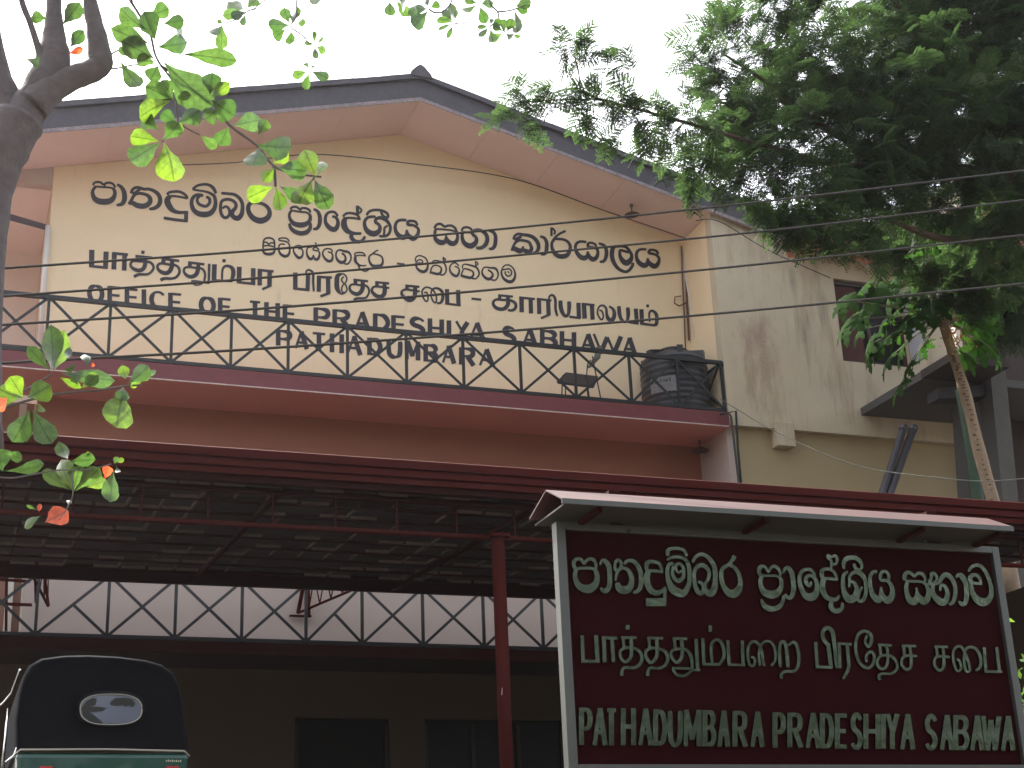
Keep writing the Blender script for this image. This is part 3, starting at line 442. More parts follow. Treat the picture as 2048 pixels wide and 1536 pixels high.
mb.build('ground_floor_wall', mat('shaded_tan_plaster', (.085, .058, .036), .85, var=.08), B)
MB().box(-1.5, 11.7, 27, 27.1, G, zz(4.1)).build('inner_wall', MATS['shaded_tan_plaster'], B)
dr = MB().box(4.83, 6.24, YW+.1, YW+.15, G, z1).build('door', dark, B)
for x in (4.83, 6.17): MB().box(x, x+.07, YW+.05, YW+.098, G, z1-.07).build('door_frame', mat('dark_timber', (.03,.018,.012), .6), dr)
wn = MB().box(6.77, 9.0, YW+.1, YW+.12, G+.9, z1).build('window', glassm, B)
for x in (6.77, 7.5, 8.22, 8.94): MB().box(x, x+.06, YW+.05, YW+.098, G+.9, z1-.06).build('window_frame', MATS['dark_timber'], wn)
# recess side wall and the stained block on the right
MB().box(XR, XR+.12, YF+.201, YW, zz(8.2), rake(XR)-.015).build('recess_side_wall', cream, B)
MB().box(XR-.004, XR+.12, YF+.125, YW, G, zz(8.199)).build('lower_side_wall', pinkw, B)
blk = MB()
top = [(XR, rake(XR)+.03), (13.15, zz(11.5)), (13.15, zz(11.15)), (13.96, zz(11.41)), (16.3, zz(10.9))]
wx0, wx1, wz0, wz1 = 14.0, 15.35, zz(9.33), zz(10.87)
def topz(x):
    for (a, za), (b, zb) in zip(top, top[1:]):
        if a <= x <= b and b > a: return za + (zb-za)*(x-a)/(b-a)
blk.prism([(XR, zz(8.0)), (13.15, zz(8.0)), top[1], top[0]], YF, YF+.2)
blk.prism([(13.15, zz(8.0)), (wx0, zz(8.0)), (wx0, topz(wx0)), top[3], top[2]], YF, YF+.2)
blk.prism([(wx0, zz(8.0)), (wx1, zz(8.0)), (wx1, wz0), (wx0, wz0)], YF, YF+.2)
blk.prism([(wx0, wz1), (wx1, wz1), (wx1, topz(wx1)), (wx0, topz(wx0))], YF, YF+.2)
blk.prism([(wx1, zz(8.0)), (16.3, zz(8.0)), top[4], (wx1, topz(wx1))], YF, YF+.2)
blk.box(16.1, 16.3, YF+.2, 26, G, zz(10.9))
blk.build('block_wall', creamst, B, label='rain-stained cream wall beside the gable')
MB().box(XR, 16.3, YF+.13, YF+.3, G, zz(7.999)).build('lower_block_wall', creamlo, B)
MB().box(12.52, 12.86, YF-.06, YF+.13, zz(7.69), zz(8.10)).build('corbel', creamst, B, bevel=.01)
# grime that ran down below the short roof edge: real stain marks on the plaster, shapes of their own
st = mat('rain_streaks', (.16, .13, .11), .9)
n = st.node_tree; bs = n.nodes['Principled BSDF']; tcn = n.nodes.new('ShaderNodeTexCoord'); mp = n.nodes.new('ShaderNodeMapping'); mp.inputs['Scale'].default_value = (7, 1, .45)
nz = n.nodes.new('ShaderNodeTexNoise'); nz.inputs['Scale'].default_value = 1.3; nz.inputs['Detail'].default_value = 9; nz.inputs['Roughness'].default_value = .68
n.links.new(tcn.outputs['Object'], mp.inputs[0]); n.links.new(mp.outputs[0], nz.inputs['Vector'])
uvn = n.nodes.new('ShaderNodeUVMap'); sxn = n.nodes.new('ShaderNodeSeparateXYZ'); n.links.new(uvn.outputs[0], sxn.inputs[0])
ml = n.nodes.new('ShaderNodeMath'); ml.operation = 'MULTIPLY_ADD'; n.links.new(nz.outputs['Fac'], ml.inputs[0]); ml.inputs[1].default_value = 1.0
n.links.new(sxn.outputs[1], ml.inputs[2])
mrn = n.nodes.new('ShaderNodeMapRange'); mrn.inputs[1].default_value = .93; mrn.inputs[2].default_value = 1.3; mrn.inputs[4].default_value = .42; n.links.new(ml.outputs[0], mrn.inputs[0])
n.links.new(mrn.outputs[0], bs.inputs['Alpha'])
n.links.remove(bs.inputs['Base Color'].links[0]); pk = st.copy(); pk.name = 'pink_undercoat_patch'; pk.node_tree.nodes['Principled BSDF'].inputs['Base Color'].default_value = (.46, .30, .25, 1)
bs.inputs['Base Color'].default_value = (.13, .115, .105, 1)
for m_ in (pk,):
    for q_ in m_.node_tree.nodes:
        if q_.type == 'MAP_RANGE': q_.inputs[1].default_value = .85; q_.inputs[2].default_value = 1.3; q_.inputs[4].default_value = .6
        if q_.type == 'MAPPING': q_.inputs['Scale'].default_value = (3, 1, 1.2)
def streak(x0, x1, z0, z1, y, parent, m_=st):
    mb = MB(); xs = np.linspace(x0, x1, 9); zs = np.linspace(z0, z1, 13); mb.uv = []
    for z in zs:
        for x in xs:
            u = 1-abs((x-x0)/(x1-x0)*2-1); v = (z-z0)/(z1-z0)
            mb.v.append((x, y, z)); mb.uv.append((u, min(u*1.6, 1)*(.25+.55*v)*min(1, (1-v)*2.5)))
    for j in range(12):
        for i in range(8): a = j*9+i; mb.f.append((a, a+1, a+10, a+9))
    mb.build('rain_streak', m_, parent)
bw = [o for o in B.children if o.name.startswith('block_wall')][0]
streak(12.95, 13.62, zz(8.2), zz(11.25), YF-.004, bw); streak(13.45, 13.98, zz(9.2), zz(11.1), YF-.005, bw); streak(13.0, 13.4, zz(9.8), zz(11.4), YF-.006, bw); streak(11.75, 13.0, zz(8.05), zz(10.6), YF-.0045, bw, pk)
streak(13.3, 14.1, zz(8.02), zz(9.5), YF-.0055, bw)
gwst = MB()
# window in the block
w = MB().box(wx0, wx1, YF+.14, YF+.155, wz0, wz1).build('window', mat('dull_window_glass', (.015,.014,.016), .5, spec=.15), B)
fr = mat('brown_window_timber', (.045, .022, .016), .5, var=.2)
for a, b, c, d in ((wx0, wx1, wz1-.07, wz1), (wx0, wx1, wz0, wz0+.06), (wx0, wx0+.06, wz0+.06, wz1-.07), (wx1-.06, wx1, wz0+.06, wz1-.07), (14.62, 14.68, wz0+.06, wz1-.07)):
    MB().box(a, b, YF+.08, YF+.139, c, d).build('window_frame', fr, w)
lf = MB().box(15.36, 15.42, YF-.42, YF-.02, wz0+.05, wz1-.1).build('open_shutter', mat('pale_window_paint', (.5,.5,.55), .5), w)
MB().quad((wx0+.06, YF+.13, wz0+.06), (14.55, YF+.13, wz0+.06), (14.5, YF+.132, wz1-.07), (wx0+.06, YF+.132, wz1-.07)).build('curtain', mat('brown_curtain', (.09,.035,.03), .9, var=.3, scale=9), w)
# soffit panels, fascias, roof
def soff(xa, xb, y0, y1, m, zf, name='soffit_panel', gap=.006, t=.02):
    xa += gap/2; xb -= gap/2
    MB().hexa([(xa, y0, zf(xa)), (xb, y0, zf(xb)), (xb, y1, zf(xb)), (xa, y1, zf(xa)), (xa, y0, zf(xa)+t), (xb, y0, zf(xb)+t), (xb, y1, zf(xb)+t), (xa, y1, zf(xa)+t)]).build(name, m, B)
xs = [-1.2, .55, 1.75, 2.95, 4.15, 5.35, 6.55, 7.75, 8.95, 10.15, 11.35, 13.2]
for a, b in zip(xs, xs[1:]): soff(a, b, YR+.004, YW+.195, palep, lambda x: rake(x)+.004, gap=.007 if 5 < a < 11 else .002)
for a, b in ((-1.2, AX), (AX, 13.3)):
    MB().hexa([(a, YR-.04, rake(a)), (b, YR-.04, rake(b)), (b, YR, rake(b)), (a, YR, rake(a)), (a, YR-.04, rake(a)+.385), (b, YR-.04, rake(b)+.385), (b, YR, rake(b)+.385), (a, YR, rake(a)+.385)]).build('fascia', roofd, B)
    MB().hexa([(a, YR-.004, rake(a)+.39), (b, YR-.004, rake(b)+.39), (b, 32, rake(b)+.39), (a, 32, rake(a)+.39), (a, YR-.09, rake(a)+.44), (b, YR-.09, rake(b)+.44), (b, 32, rake(b)+.44), (a, 32, rake(a)+.44)]).build('roof', roofd, B)
    MB().hexa([(a, YR-.052, rake(a)-.035), (b, YR-.052, rake(b)-.035), (b, YR-.041, rake(b)-.035), (a, YR-.041, rake(a)-.035), (a, YR-.052, rake(a)+.03), (b, YR-.052, rake(b)+.03), (b, YR-.041, rake(b)+.03), (a, YR-.041, rake(a)+.03)]).build('vent_strip', mat('speckled_vent_strip', (.23, .19, .20), .7, var=.9, scale=22), B)
    nb = int((b-a)/.55)
    for k in range(nb):                          # lapped edge pieces along the rake
        x0 = a+(b-a)*k/nb; x1 = a+(b-a)*(k+1)/nb-.003; dz = random.uniform(0, .006); dy = random.uniform(0, .01)
        MB().hexa([(x0, YR-.10-dy, rake(x0)+.36+dz), (x1, YR-.10-dy, rake(x1)+.36+dz), (x1, YR-.042, rake(x1)+.36+dz), (x0, YR-.042, rake(x0)+.36+dz), (x0, YR-.10-dy, rake(x0)+.455+dz), (x1, YR-.10-dy, rake(x1)+.455+dz), (x1, YR+.1, rake(x1)+.455+dz), (x0, YR+.1, rake(x0)+.455+dz)]).build('edge_tile', roofd, B)
MB().prism([(AX-.19, AZ+.38), (AX-.17, AZ+.46), (AX-.08, AZ+.56), (AX-.01, AZ+.61), (AX+.06, AZ+.57), (AX+.17, AZ+.44), (AX+.2, AZ+.36)], YR-.13, 32).build('ridge_cap', roofd, B, bevel=.01)
# small gable over the window
def r2(x): return zz(11.40) - .215*abs(x-13.96)
for a, b in ((13.1, 13.96), (13.96, 17.4)):
    soff(a, b, YF-.62, YF+.19, pinks, lambda x: r2(x)+.004)
    MB().hexa([(a, YF-.66, r2(a)-.01), (b, YF-.66, r2(b)-.01), (b, YF-.62, r2(b)-.01), (a, YF-.62, r2(a)-.01), (a, YF-.66, r2(a)+.24), (b, YF-.66, r2(b)+.24), (b, YF-.62, r2(b)+.24), (a, YF-.62, r2(a)+.24)]).build('fascia', bargew, B)
    MB().hexa([(a, YF-.70, r2(a)+.245), (b, YF-.70, r2(b)+.245), (b, 27, r2(b)+.245), (a, 27, r2(a)+.245), (a, YF-.70, r2(a)+.33), (b, YF-.70, r2(b)+.33), (b, 27, r2(b)+.33), (a, 27, r2(a)+.33)]).build('roof', mat('brown_roof_sheet', (.10,.055,.045), .7, var=.3, scale=6), B)
# left bay beyond the gable wall
MB().box(-3, XL-.003, YW, YW+.15, zz(11.4), zz(11.72)).build('lintel', pinkw, B)
MB().box(-3, XL-.003, YW+.15, 25, zz(11.38), zz(11.40)).build('ceiling', palep, B)
MB().box(-3, XL, 24.6, 24.8, G, zz(11.38)).build('back_wall', mat('dusky_pink_plaster', (.76,.66,.60), .85, var=.1), B)
MB().box(XL, XL+.01, YW+.2, 24.6, G, zz(11.38)).build('return_wall', mat('brown_pink_plaster', (.55,.42,.33), .85, var=.12), B)
MB().hexa([tuple(P(x, y, YW+.05+d)) for d in (0, .08) for x, y in ((-40, 425), (97, 462), (97, 450), (-40, 410))]).build('beam', mat('grey_brown_timber', (.07,.05,.06), .7), B)
MB().box(-3, XL-.06, YW+1.0, YW+1.06, zz(9.05), zz(9.13)).build('beam', MATS['grey_brown_timber'], B)
MB().box(-3, -.1, YW, YW+.2, zz(4.2), zz(8.0)).build('first_floor_wall', pinkw, B)
for x, w_, m_ in ((P(18, 1200, 22.3).x, .10, mat('ivory_paint', (.62,.56,.48), .6)), (P(45, 1200, 22.3).x, .045, MATS['ivory_paint']), (P(61, 1200, 22.3).x, .06, MATS['ivory_paint'])):
    MB().box(x-w_/2, x+w_/2, 22.3, 22.36, zz(4.25), zz(7.9)).build('door_post', m_, B)
MB().box(-.1, XL, 22.4, 22.45, zz(4.25), zz(7.95)).build('door', mat('orange_brown_door', (.26,.12,.07), .5, var=.25, scale=4), B)
# balconies
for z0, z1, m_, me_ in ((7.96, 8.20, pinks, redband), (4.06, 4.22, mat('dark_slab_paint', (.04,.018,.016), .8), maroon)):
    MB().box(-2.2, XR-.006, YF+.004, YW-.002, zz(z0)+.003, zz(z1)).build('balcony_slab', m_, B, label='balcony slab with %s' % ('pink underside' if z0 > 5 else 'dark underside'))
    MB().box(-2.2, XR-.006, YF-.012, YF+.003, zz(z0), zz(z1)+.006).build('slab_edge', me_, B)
MB().box(-2.2, XR-.01, YF-.016, YF-.0125, zz(7.955), zz(7.972)).build('drip_edge', mat('chipped_paint_line', (.62,.5,.46), .8, var=.5, scale=14), B)
def rail(z, xs, name_label, broken=(), m=iron, lowx=None, zt=.83):
    R_ = bpy.data.objects.new('balcony_railing', None); col.objects.link(R_); R_.parent = B; R_.location = Vector((xs[0], YF+.04, zz(z)))-B.location; R_['label'] = name_label
    y = YF+.04
    bar((xs[0]-.02, y, zz(z)), (xs[-1]+.02, y, zz(z)), .050).build('bottom_rail', m, R_)
    bar((xs[0]-.02, y, zz(z+zt)), (xs[-1]+.02, y, zz(z+zt)), .060).build('top_rail', m, R_)
    for i, x in enumerate(xs):
        bar((x, y, zz(z)-.09), (x, y, zz(z+zt)), .040).build('railing_post', m, R_)
        MB().box(x-.045, x+.045, y-.026, y-.018, zz(z+zt)-.07, zz(z+zt)+.01).build('gusset_plate', m, R_)
        if i:
            a = xs[i-1]
            bar((a, y+.006, zz(z)), (x, y+.006, zz(z+zt)), .040, .012).build('railing_brace', m, R_)
            if i in broken: bar(((a+x)/2, y-.008, zz(z+zt/2)), (x, y-.008, zz(z)), .040, .012).build('railing_brace', m, R_)
            else: bar((a, y-.008, zz(z+zt)), (x, y-.008, zz(z)), .040, .012).build('railing_brace', m, R_)
    return R_
UX = [P(x, 650, YF).x for x in (95, 220, 345, 464, 578, 696, 813, 926, 1039, 1146.5, 1255)]
UX = [UX[0]-1.72, UX[0]-.86] + UX + [10.85, 11.66]
ur = rail(8.255, UX, 'black iron railing of crossed bars along the upper balcony')
bar((11.66, YF+.04, zz(9.08)), (11.66, YW-.05, zz(9.08)), .034).build('side_rail', iron, ur); bar((11.66, YF+.04, zz(8.28)), (11.66, YW-.05, zz(9.06)), .026).build('railing_brace', iron, ur); bar((11.63, YF+.04, zz(9.06)), (11.63, YW-.05, zz(8.28)), .026).build('railing_brace', iron, ur)
LX = [P(x, 1275, YF).x for x in (70, 214, 350, 484, 613, 726, 848, 970, 1088)]
LX = [LX[0]-1.8, LX[0]-.9] + LX + [LX[-1]+.92, LX[-1]+1.85, 11.6]
rail(4.265, LX, 'black iron railing of crossed bars along the lower balcony', broken=(3, 7), m=ironlow)
# soffit lamps
lampm = mat('grey_lamp_enamel', (.12, .085, .08), .5)
for x, y, Y in ((1262, 400, 21.6),):
    p = P(x, y, Y); zt = rake(p.x)
    l = MB().lathe((p.x, p.y, 0), [(.03, zt-.003), (.03, zt-.05), (.012, zt-.06), (.012, zt-.16)], 12).build('ceiling_lamp', lampm, B)
    MB().lathe((p.x, p.y, 0), [(.012, zt-.13), (.05, zt-.15), (.13, zt-.2), (.125, zt-.205), (.02, zt-.16)], 20).build('lamp_shade', lampm, l, smooth=True)
p = P(1400, 893, 21.75); zt = zz(7.96)
l = MB().lathe((p.x, p.y, 0), [(.03, zt), (.03, zt-.04), (.012, zt-.05), (.012, zt-.12)], 12).build('ceiling_lamp', lampm, B)
MB().lathe((p.x, p.y, 0), [(.012, zt-.1), (.05, zt-.12), (.14, zt-.18), (.135, zt-.185), (.02, zt-.13)], 20).build('lamp_shade', lampm, l, smooth=True)
# pipes fixed to the walls
white = mat('white_pvc', (.62, .60, .55), .45, var=.15)
MB().tube([P(97, 452, YW-.07), P(88, 560, YW-.07), P(80, 700, YW-.07)], .042, 12).build('downpipe', white, B, smooth=True)
MB().tube([P(1368, 500, YW-.05), P(1372, 555, YW-.06), P(1382, 615, YW-.12), P(1396, 700, YW-.2)], [.016, .018, .02, .022], 8).build('downpipe', white, B, smooth=True)
MB().tube([P(1363, 492, YW-.03), P(1365, 560, YW-.03), P(1369, 640, YW-.03), P(1371, 700, YW-.03)], .012, 6).build('conduit', mat('rusty_conduit', (.12,.05,.03), .8, var=.6, scale=9), B)
MB().tube([P(1371, 520, YW-.04), P(1374, 610, YW-.04), P(1378, 680, YW-.04)], .018, 6).build('conduit', MATS['rusty_conduit'], B)
mb = MB().tube([P(1362, 592, YW-.03), P(1350, 594, YW-.1), P(1349, 606, YW-.12), P(1358, 612, YW-.08), P(1372, 606, YW-.03)], .012, 6); mb.build('rusty_bracket', MATS['rusty_conduit'], B)
dkp = mat('dark_green_pipe', (.02, .028, .028), .45)
MB().tube([P(1440, 829, 20.93), P(1472, 822, 20.9), P(1476, 900, 20.9), P(1484, 985, 20.9)], .020, 8).build('drain_pipe', dkp, B)
MB().tube([P(1459, 828, 20.88), P(1462, 832, 20.86), P(1470, 900, 20.86), P(1480, 985, 20.88)], .018, 8).build('drain_pipe', dkp, B)
# lettering on the gable wall
for (o, s), k in zip([((g[0]), g[1]) for g in WALLG], range(999)): make_glyph(parse(s, *o), YW, .004, 'painted_letter', letterk, wall)
for c, a, b_, c_, d in WALLC: make_glyph(capital(c, a, b_, c_, d, .093, 8.6, 4.6), YW, .004, 'painted_letter', letterk, wall)

# ------------------------------------------------------------------ things on the upper balcony
tk = mat('black_tank_plastic', (.030, .030, .038), .45, var=.25, scale=6)
tc = P(1352, 800, 21.62); tz = zz(8.205); R0 = .565
T = thing('water_tank', (tc.x, tc.y, tz), 'ribbed black plastic water tank on the upper balcony behind the railing', 'water tank')
prof = [(R0*.98, 0)]
for k in range(9): z = .06+k*.105; prof += [(R0, z), (R0*.972, z+.03), (R0*.972, z+.05), (R0, z+.085)]
prof += [(R0*.93, 1.06), (R0*.7, 1.13), (R0*.45, 1.2)]
MB().lathe((tc.x, tc.y, tz), prof, 40).build('tank_body', tk, T, smooth=False)
MB().lathe((tc.x, tc.y, tz), [(.26, 1.195), (.27, 1.23), (.2, 1.27), (.05, 1.3)], 24).build('lid', tk, T)
for a in (0, 1, 2, 3, 4, 5):
    an = a*math.pi/3+.3; c, s = math.cos(an), math.sin(an)
    MB().hexa([(tc.x+c*r-s*w_, tc.y+s*r+c*w_, tz+z) for r, z in ((.12, 1.08), (.54, 1.0)) for w_ in (-.05, .05)] + [(tc.x+c*r-s*w_, tc.y+s*r+c*w_, tz+z) for r, z in ((.12, 1.25), (.545, 1.16)) for w_ in (-.05, .05)]).build('shoulder_rib', tk, T)
mb = MB()
for k in range(8):
    a0 = math.radians(200+k*6); a1 = math.radians(206+k*6); r = R0+.012
    mb.quad((tc.x+r*math.cos(a0), tc.y+r*math.sin(a0), tz+.36-k*.004), (tc.x+r*math.cos(a1), tc.y+r*math.sin(a1), tz+.36), (tc.x+r*math.cos(a1), tc.y+r*math.sin(a1), tz+.62), (tc.x+r*math.cos(a0), tc.y+r*math.sin(a0), tz+.62))
lb = mb.build('tank_label', mat('worn_white_label', (.19,.19,.20), .7, var=.6, scale=12), T)
for k in range(7):
    a0 = math.radians(206+k*5); r = R0+.016; x, y = tc.x+r*math.cos(a0), tc.y+r*math.sin(a0)
    MB().box(x-.012, x+.012, y-.002, y+.002, tz+.52, tz+.56+.02*(k%3 == 0)).build('label_print', letterk, lb)
T2_ = P(1292, 800, 22.0)
# old steel chair with a rag, standing behind the railing
chm = mat('rusty_brown_seat', (.028, .020, .018), .7, var=.4); c0 = P(1152, 800, 21.35); cz = zz(8.205)+.10
CH = thing('old_chair', (c0.x, c0.y, cz), 'old dark steel chair on the upper balcony left of the water tank', 'chair')
MB().hexa([*[tuple(P(x, y, Y_)) for x, y, Y_ in ((1116,768,21.3),(1186,777,21.3),(1190,768,21.7),(1124,760,21.7),(1112,763,21.3),(1190,772,21.3),(1197,752,21.7),(1132,744,21.7))]]).build('seat', chm, CH, bevel=.01)
for dx, dy in ((-.28, -.16), (-.1, .16), (.14, -.16), (.27, .16)): MB().tube([(c0.x+dx*.8, c0.y+dy, cz+.4), (c0.x+dx, c0.y+dy, cz+.35), (c0.x+dx*1.12, c0.y+dy*1.1, cz)], .011, 6).build('leg', iron, CH)
MB().tube([(c0.x+.24, c0.y+.1, cz+.4), (c0.x+.3, c0.y+.14, cz+.72), (c0.x+.36, c0.y+.14, cz+.8)], .011, 6).build('back_frame', iron, CH)
MB().tube([(c0.x+.42, c0.y-.05, cz), (c0.x+.36, c0.y+.0, cz+.6), (c0.x+.38, c0.y+.1, cz+.85)], .011, 6).build('back_frame', iron, CH)
MB().hexa([tuple(P(x, y, 21.5+d)) for d in (0, .03) for x, y in ((1172, 738), (1182, 735), (1201, 716), (1201, 694))]).build('backrest', mat('faded_grey_cloth', (.14,.13,.12), .9, var=.25, scale=12), CH)
MB().hexa([tuple(P(x, y, 21.46+d)) for d in (0, .02) for x, y in ((1186, 724), (1206, 706), (1204, 690), (1192, 694))]).build('seat_pad', MATS['faded_grey_cloth'], CH)
# green board hanging on the lower railing
x0, x1 = P(256, 1150, 20.93).x, P(655, 1150, 20.93).x
gb = MB().box(x0, x1, 20.90, 20.94, P(400, 1152, 20.93).z-.02, zz(5.2)).build('name_board', mat('dark_green_board', (.018,.028,.024), .5, var=.3, scale=5), None, org=(x0, 20.93, zz(4.9)))
tag(gb, 'long dark green board hung on the lower balcony railing', 'board')

# ------------------------------------------------------------------ carport
CP = thing('carport', (5.1, 14.0, G), 'carport with a tiled lean-to roof, dark red gutter board and a red post', 'carport')
def cprof(yz, x0, x1, name, m, parent):
    mb = MB(); n = len(yz); mb.v = [(x0, y, z) for y, z in yz] + [(x1, y, z) for y, z in yz]
    mb.f = [tuple(range(n)), tuple(range(2*n-1, n-1, -1))] + [(k, n+k, n+(k+1)%n, (k+1)%n) for k in range(n)]
    return mb.build(name, m, parent)
X0, X1 = -3.0, 13.2
cprof([(13.90, zz(4.64)), (13.90, zz(4.56)), (13.935, zz(4.55)), (13.935, zz(4.535)), (13.91, zz(4.53)), (13.91, zz(4.475)), (13.945, zz(4.465)), (13.945, zz(4.45)), (13.92, zz(4.445)), (13.92, zz(4.40)), (14.0, zz(4.40)), (14.0, zz(4.66)), (13.96, zz(4.665))], X0, X1, 'fascia_board', maroonl, CP)
MB().box(X0, X1, 13.97, 14.06, zz(4.34), zz(4.395)).build('eave_beam', maroon, CP)
def crz(y): return zz(4.47) + (y-14.0)*.072       # underside of the battens' tiles
palec = mat('dusty_tile_edge', (.16, .12, .10), .8, var=.97, scale=1.7)  # pale lips imitate daylight catching the tile ribs
TW, TL = .335, .62
def tile_mesh(back, side):
    mb = MB().box(.004, TW-.004, 0, TL-.02, .0, .016)
    if back: mb.box(.01, TW-.03, TL-.06, TL-.035, -.034, -.001)
    if side: mb.box(TW-.035, TW-.012, .03, TL-.062, -.026, -.001)
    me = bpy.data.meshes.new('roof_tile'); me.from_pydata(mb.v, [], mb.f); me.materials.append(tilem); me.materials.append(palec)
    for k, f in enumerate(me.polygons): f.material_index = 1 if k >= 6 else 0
    return me
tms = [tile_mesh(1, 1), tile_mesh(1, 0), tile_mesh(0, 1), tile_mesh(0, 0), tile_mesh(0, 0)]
stuff = MB(); smi = []; cnt = 0
nrow = int((20.05-14.0)/TL)
for r in range(nrow):
    y = 14.02 + r*TL
    for c in range(int((X1-X0)/TW)):
        x = X0 + c*TW + random.uniform(-.004, .004); dz = random.uniform(-.004, .006); rz = random.uniform(-.012, .012)
        tm = random.choice(tms)
        vis = 0.0 < x < 8.9 or r < 2
        if cnt < 300 and vis and -0.2 < x < 6.6:
            o = place('roof_tile', tm, None, CP); o.location = Vector((x, y, crz(y)+dz)) - CP.location; o.rotation_euler = (math.atan(.072)+.0, 0, rz); cnt += 1
        else:
            i = len(stuff.v)
            for v in tm.vertices: stuff.v.append((x+v.co.x, y+v.co.y, crz(y+v.co.y)+dz+v.co.z))
            for f in tm.polygons: stuff.f.append(tuple(i+q for q in f.vertices)); smi.append(f.material_index)
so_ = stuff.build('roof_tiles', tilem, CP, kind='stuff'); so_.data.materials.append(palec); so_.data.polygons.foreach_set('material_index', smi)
MB().hexa([(X0, 13.98, crz(14)+.03), (X1, 13.98, crz(14)+.03), (X1, 20.05, crz(20.05)+.03), (X0, 20.05, crz(20.05)+.03), (X0, 13.98, crz(14)+.05), (X1, 13.98, crz(14)+.05), (X1, 20.05, crz(20.05)+.05), (X0, 20.05, crz(20.05)+.05)]).build('roof_sheet', maroon, CP)
for r in range(nrow+1):
    y = 14.0 + r*TL; MB().box(X0, X1, y-.022, y+.018, crz(y)-.052, crz(y)-.030).build('batten', maroon, CP)
for x in np.arange(-2.4, 13, 2.7): bar((x, 14.05, crz(14)-.09), (x, 20.0, crz(20)-.09), .04, .05).build('rafter', maroon, CP)
MB().box(X1+.005, X1+.2, 14.3, 20.9, G, zz(4.3)).build('side_wall', mat('shaded_tan_plaster', (.2,.13,.08)), CP)  # unseen end wall, added to keep daylight out of the carport
MB().box(X0, X1, 19.98, 20.05, crz(20)-.13, crz(20)+.02).build('rear_beam', maroon, CP)
def truss(a0, b0, a1, b1, n, w=.03, name='truss', m=maroonl):
    """lattice between a lower chord a0-b0 and an upper chord a1-b1"""
    a0, b0, a1, b1 = map(Vector, (a0, b0, a1, b1)); R_ = bpy.data.objects.new(name, None); col.objects.link(R_); R_.parent = CP; R_.location = a0 - CP.location
    MB().tube([a0, b0], w*.62, 8).build('lower_chord', m, R_); MB().tube([a1, b1], w*.62, 8).build('upper_chord', m, R_)
    for k in range(n):
        p, q = a0.lerp(b0, k/n), a0.lerp(b0, (k+1)/n); r_, s_ = a1.lerp(b1, (k+.5)/n), a1.lerp(b1, (k+.5)/n)
        bar(p, r_, w*.55).build('lattice_bar', m, R_); bar(r_, q, w*.55).build('lattice_bar', m, R_)
    return R_
FB = bpy.data.objects.new('front_girder', None); col.objects.link(FB); FB.parent = CP; FB.location = Vector((X0, 14.25, zz(4.0))) - CP.location
MB().tube([(X0, 14.25, zz(4.0)), (X1, 14.25, zz(4.0))], .026, 8).build('lower_chord', maroonl, FB); MB().tube([(X0, 14.25, zz(4.33)), (X1, 14.25, zz(4.33))], .026, 8).build('upper_chord', maroon, FB)
for x in np.arange(X0+.3, X1, .62): bar((x, 14.25, zz(4.0)), (x, 14.25, zz(4.33)), .022).build('lattice_bar', maroon, FB)
pa, pb = P(596, 1226, 22.0), P(735, 1167, 20.4); pd = (pb-pa)
ua, ub = pa + Vector((0, 0, .45)), pb + Vector((0, 0, .12))
truss(pa, pa+pd*2.6, ua, pa+pd*2.6+Vector((.0, 0, .22)), 16)
bar(P(608, 1165, 21.95), pa, .05).build('strut', maroonl, CP); bar(P(616, 1160, 21.9), P(618, 1232, 21.9), .04).build('strut', maroonl, CP)
MB().box(pa.x-.12, pa.x+.22, 22.08, 22.096, pa.z-.04, pa.z+.34).build('wall_plate', maroonl, CP) if False else MB().box(pa.x-.12, pa.x+.2, 21.98, 22.06, pa.z-.05, pa.z-.03).build('wall_plate', maroonl, CP)
qa = P(96, 1212, 22.0); qb = P(62, 1145, 20.6)
truss(qa, qb, qa+Vector((0, 0, .55)), qb+Vector((0, 0, .15)), 4)
for a, b in (((-10, 1158), (60, 1163)), ((-10, 1207), (64, 1210)), ((86, 1130), (97, 1212)), ((70, 1140), (72, 1205)), ((14, 1110), (12, 1262))): bar(P(*a, 21.3), P(*b, 21.3), .036).build('strut', maroonl, CP)
for px_ in (P(995, 1060, 14.25).x, -2.9, 12.9):
    MB().tube([(px_, 14.25, G), (px_, 14.25, zz(4.02))], .068, 16).build('post', maroonl, CP, smooth=True)
ps = P(995, 1060, 14.25).x
MB().box(ps-.1, ps+.1, 14.15, 14.35, zz(4.0), zz(4.03)).build('post_plate', maroonl, CP)
mb = MB(); q = P(1003, 1390, 14.18); mb.quad((q.x, q.y, q.z), (q.x+.006, q.y, q.z), (q.x+.012, q.y, q.z+.07), (q.x+.008, q.y, q.z+.07)); mb.build('paint_scratch', white, CP)

# ------------------------------------------------------------------ name board at the gate
YB = 8.5
S = thing('sign_board', (5.05, 8.55, 0), 'maroon name board with mirror metal lettering in three scripts under a small red canopy', 'sign')
panel = MB().box(3.50, 6.645, YB, YB+.03, zz(1.03), zz(2.48)).build('panel', board, S)
for a, b, c, d in ((3.455, 3.515, zz(1.0), zz(2.50)), (6.635, 6.69, zz(1.0), zz(2.50)), (3.516, 6.634, zz(2.455), zz(2.50)), (3.516, 6.634, zz(1.0), zz(1.05))):
    MB().box(a, b, YB-.035, YB+.04, c, d).build('frame', alu, S, bevel=.003)
for px_, py_ in ((1257, 1062), (1853, 1083)):
    q = P(px_, py_, 8.46); MB().tube([(q.x, YB-.045, q.z), (q.x, YB-.02, q.z)], .012, 8).build('bolt', iron, S)
for x in (3.9, 6.25): MB().box(x-.04, x+.04, YB+.05, YB+.13, 0, zz(2.75)).build('post', maroon, S)
ca, cb = 3.38, 6.60; cm = mat('red_painted_sheet', (.060, .021, .018), .6, var=.25, scale=3)
yF, zF, yT, zT = 8.18, zz(2.555), 8.42, zz(2.675)
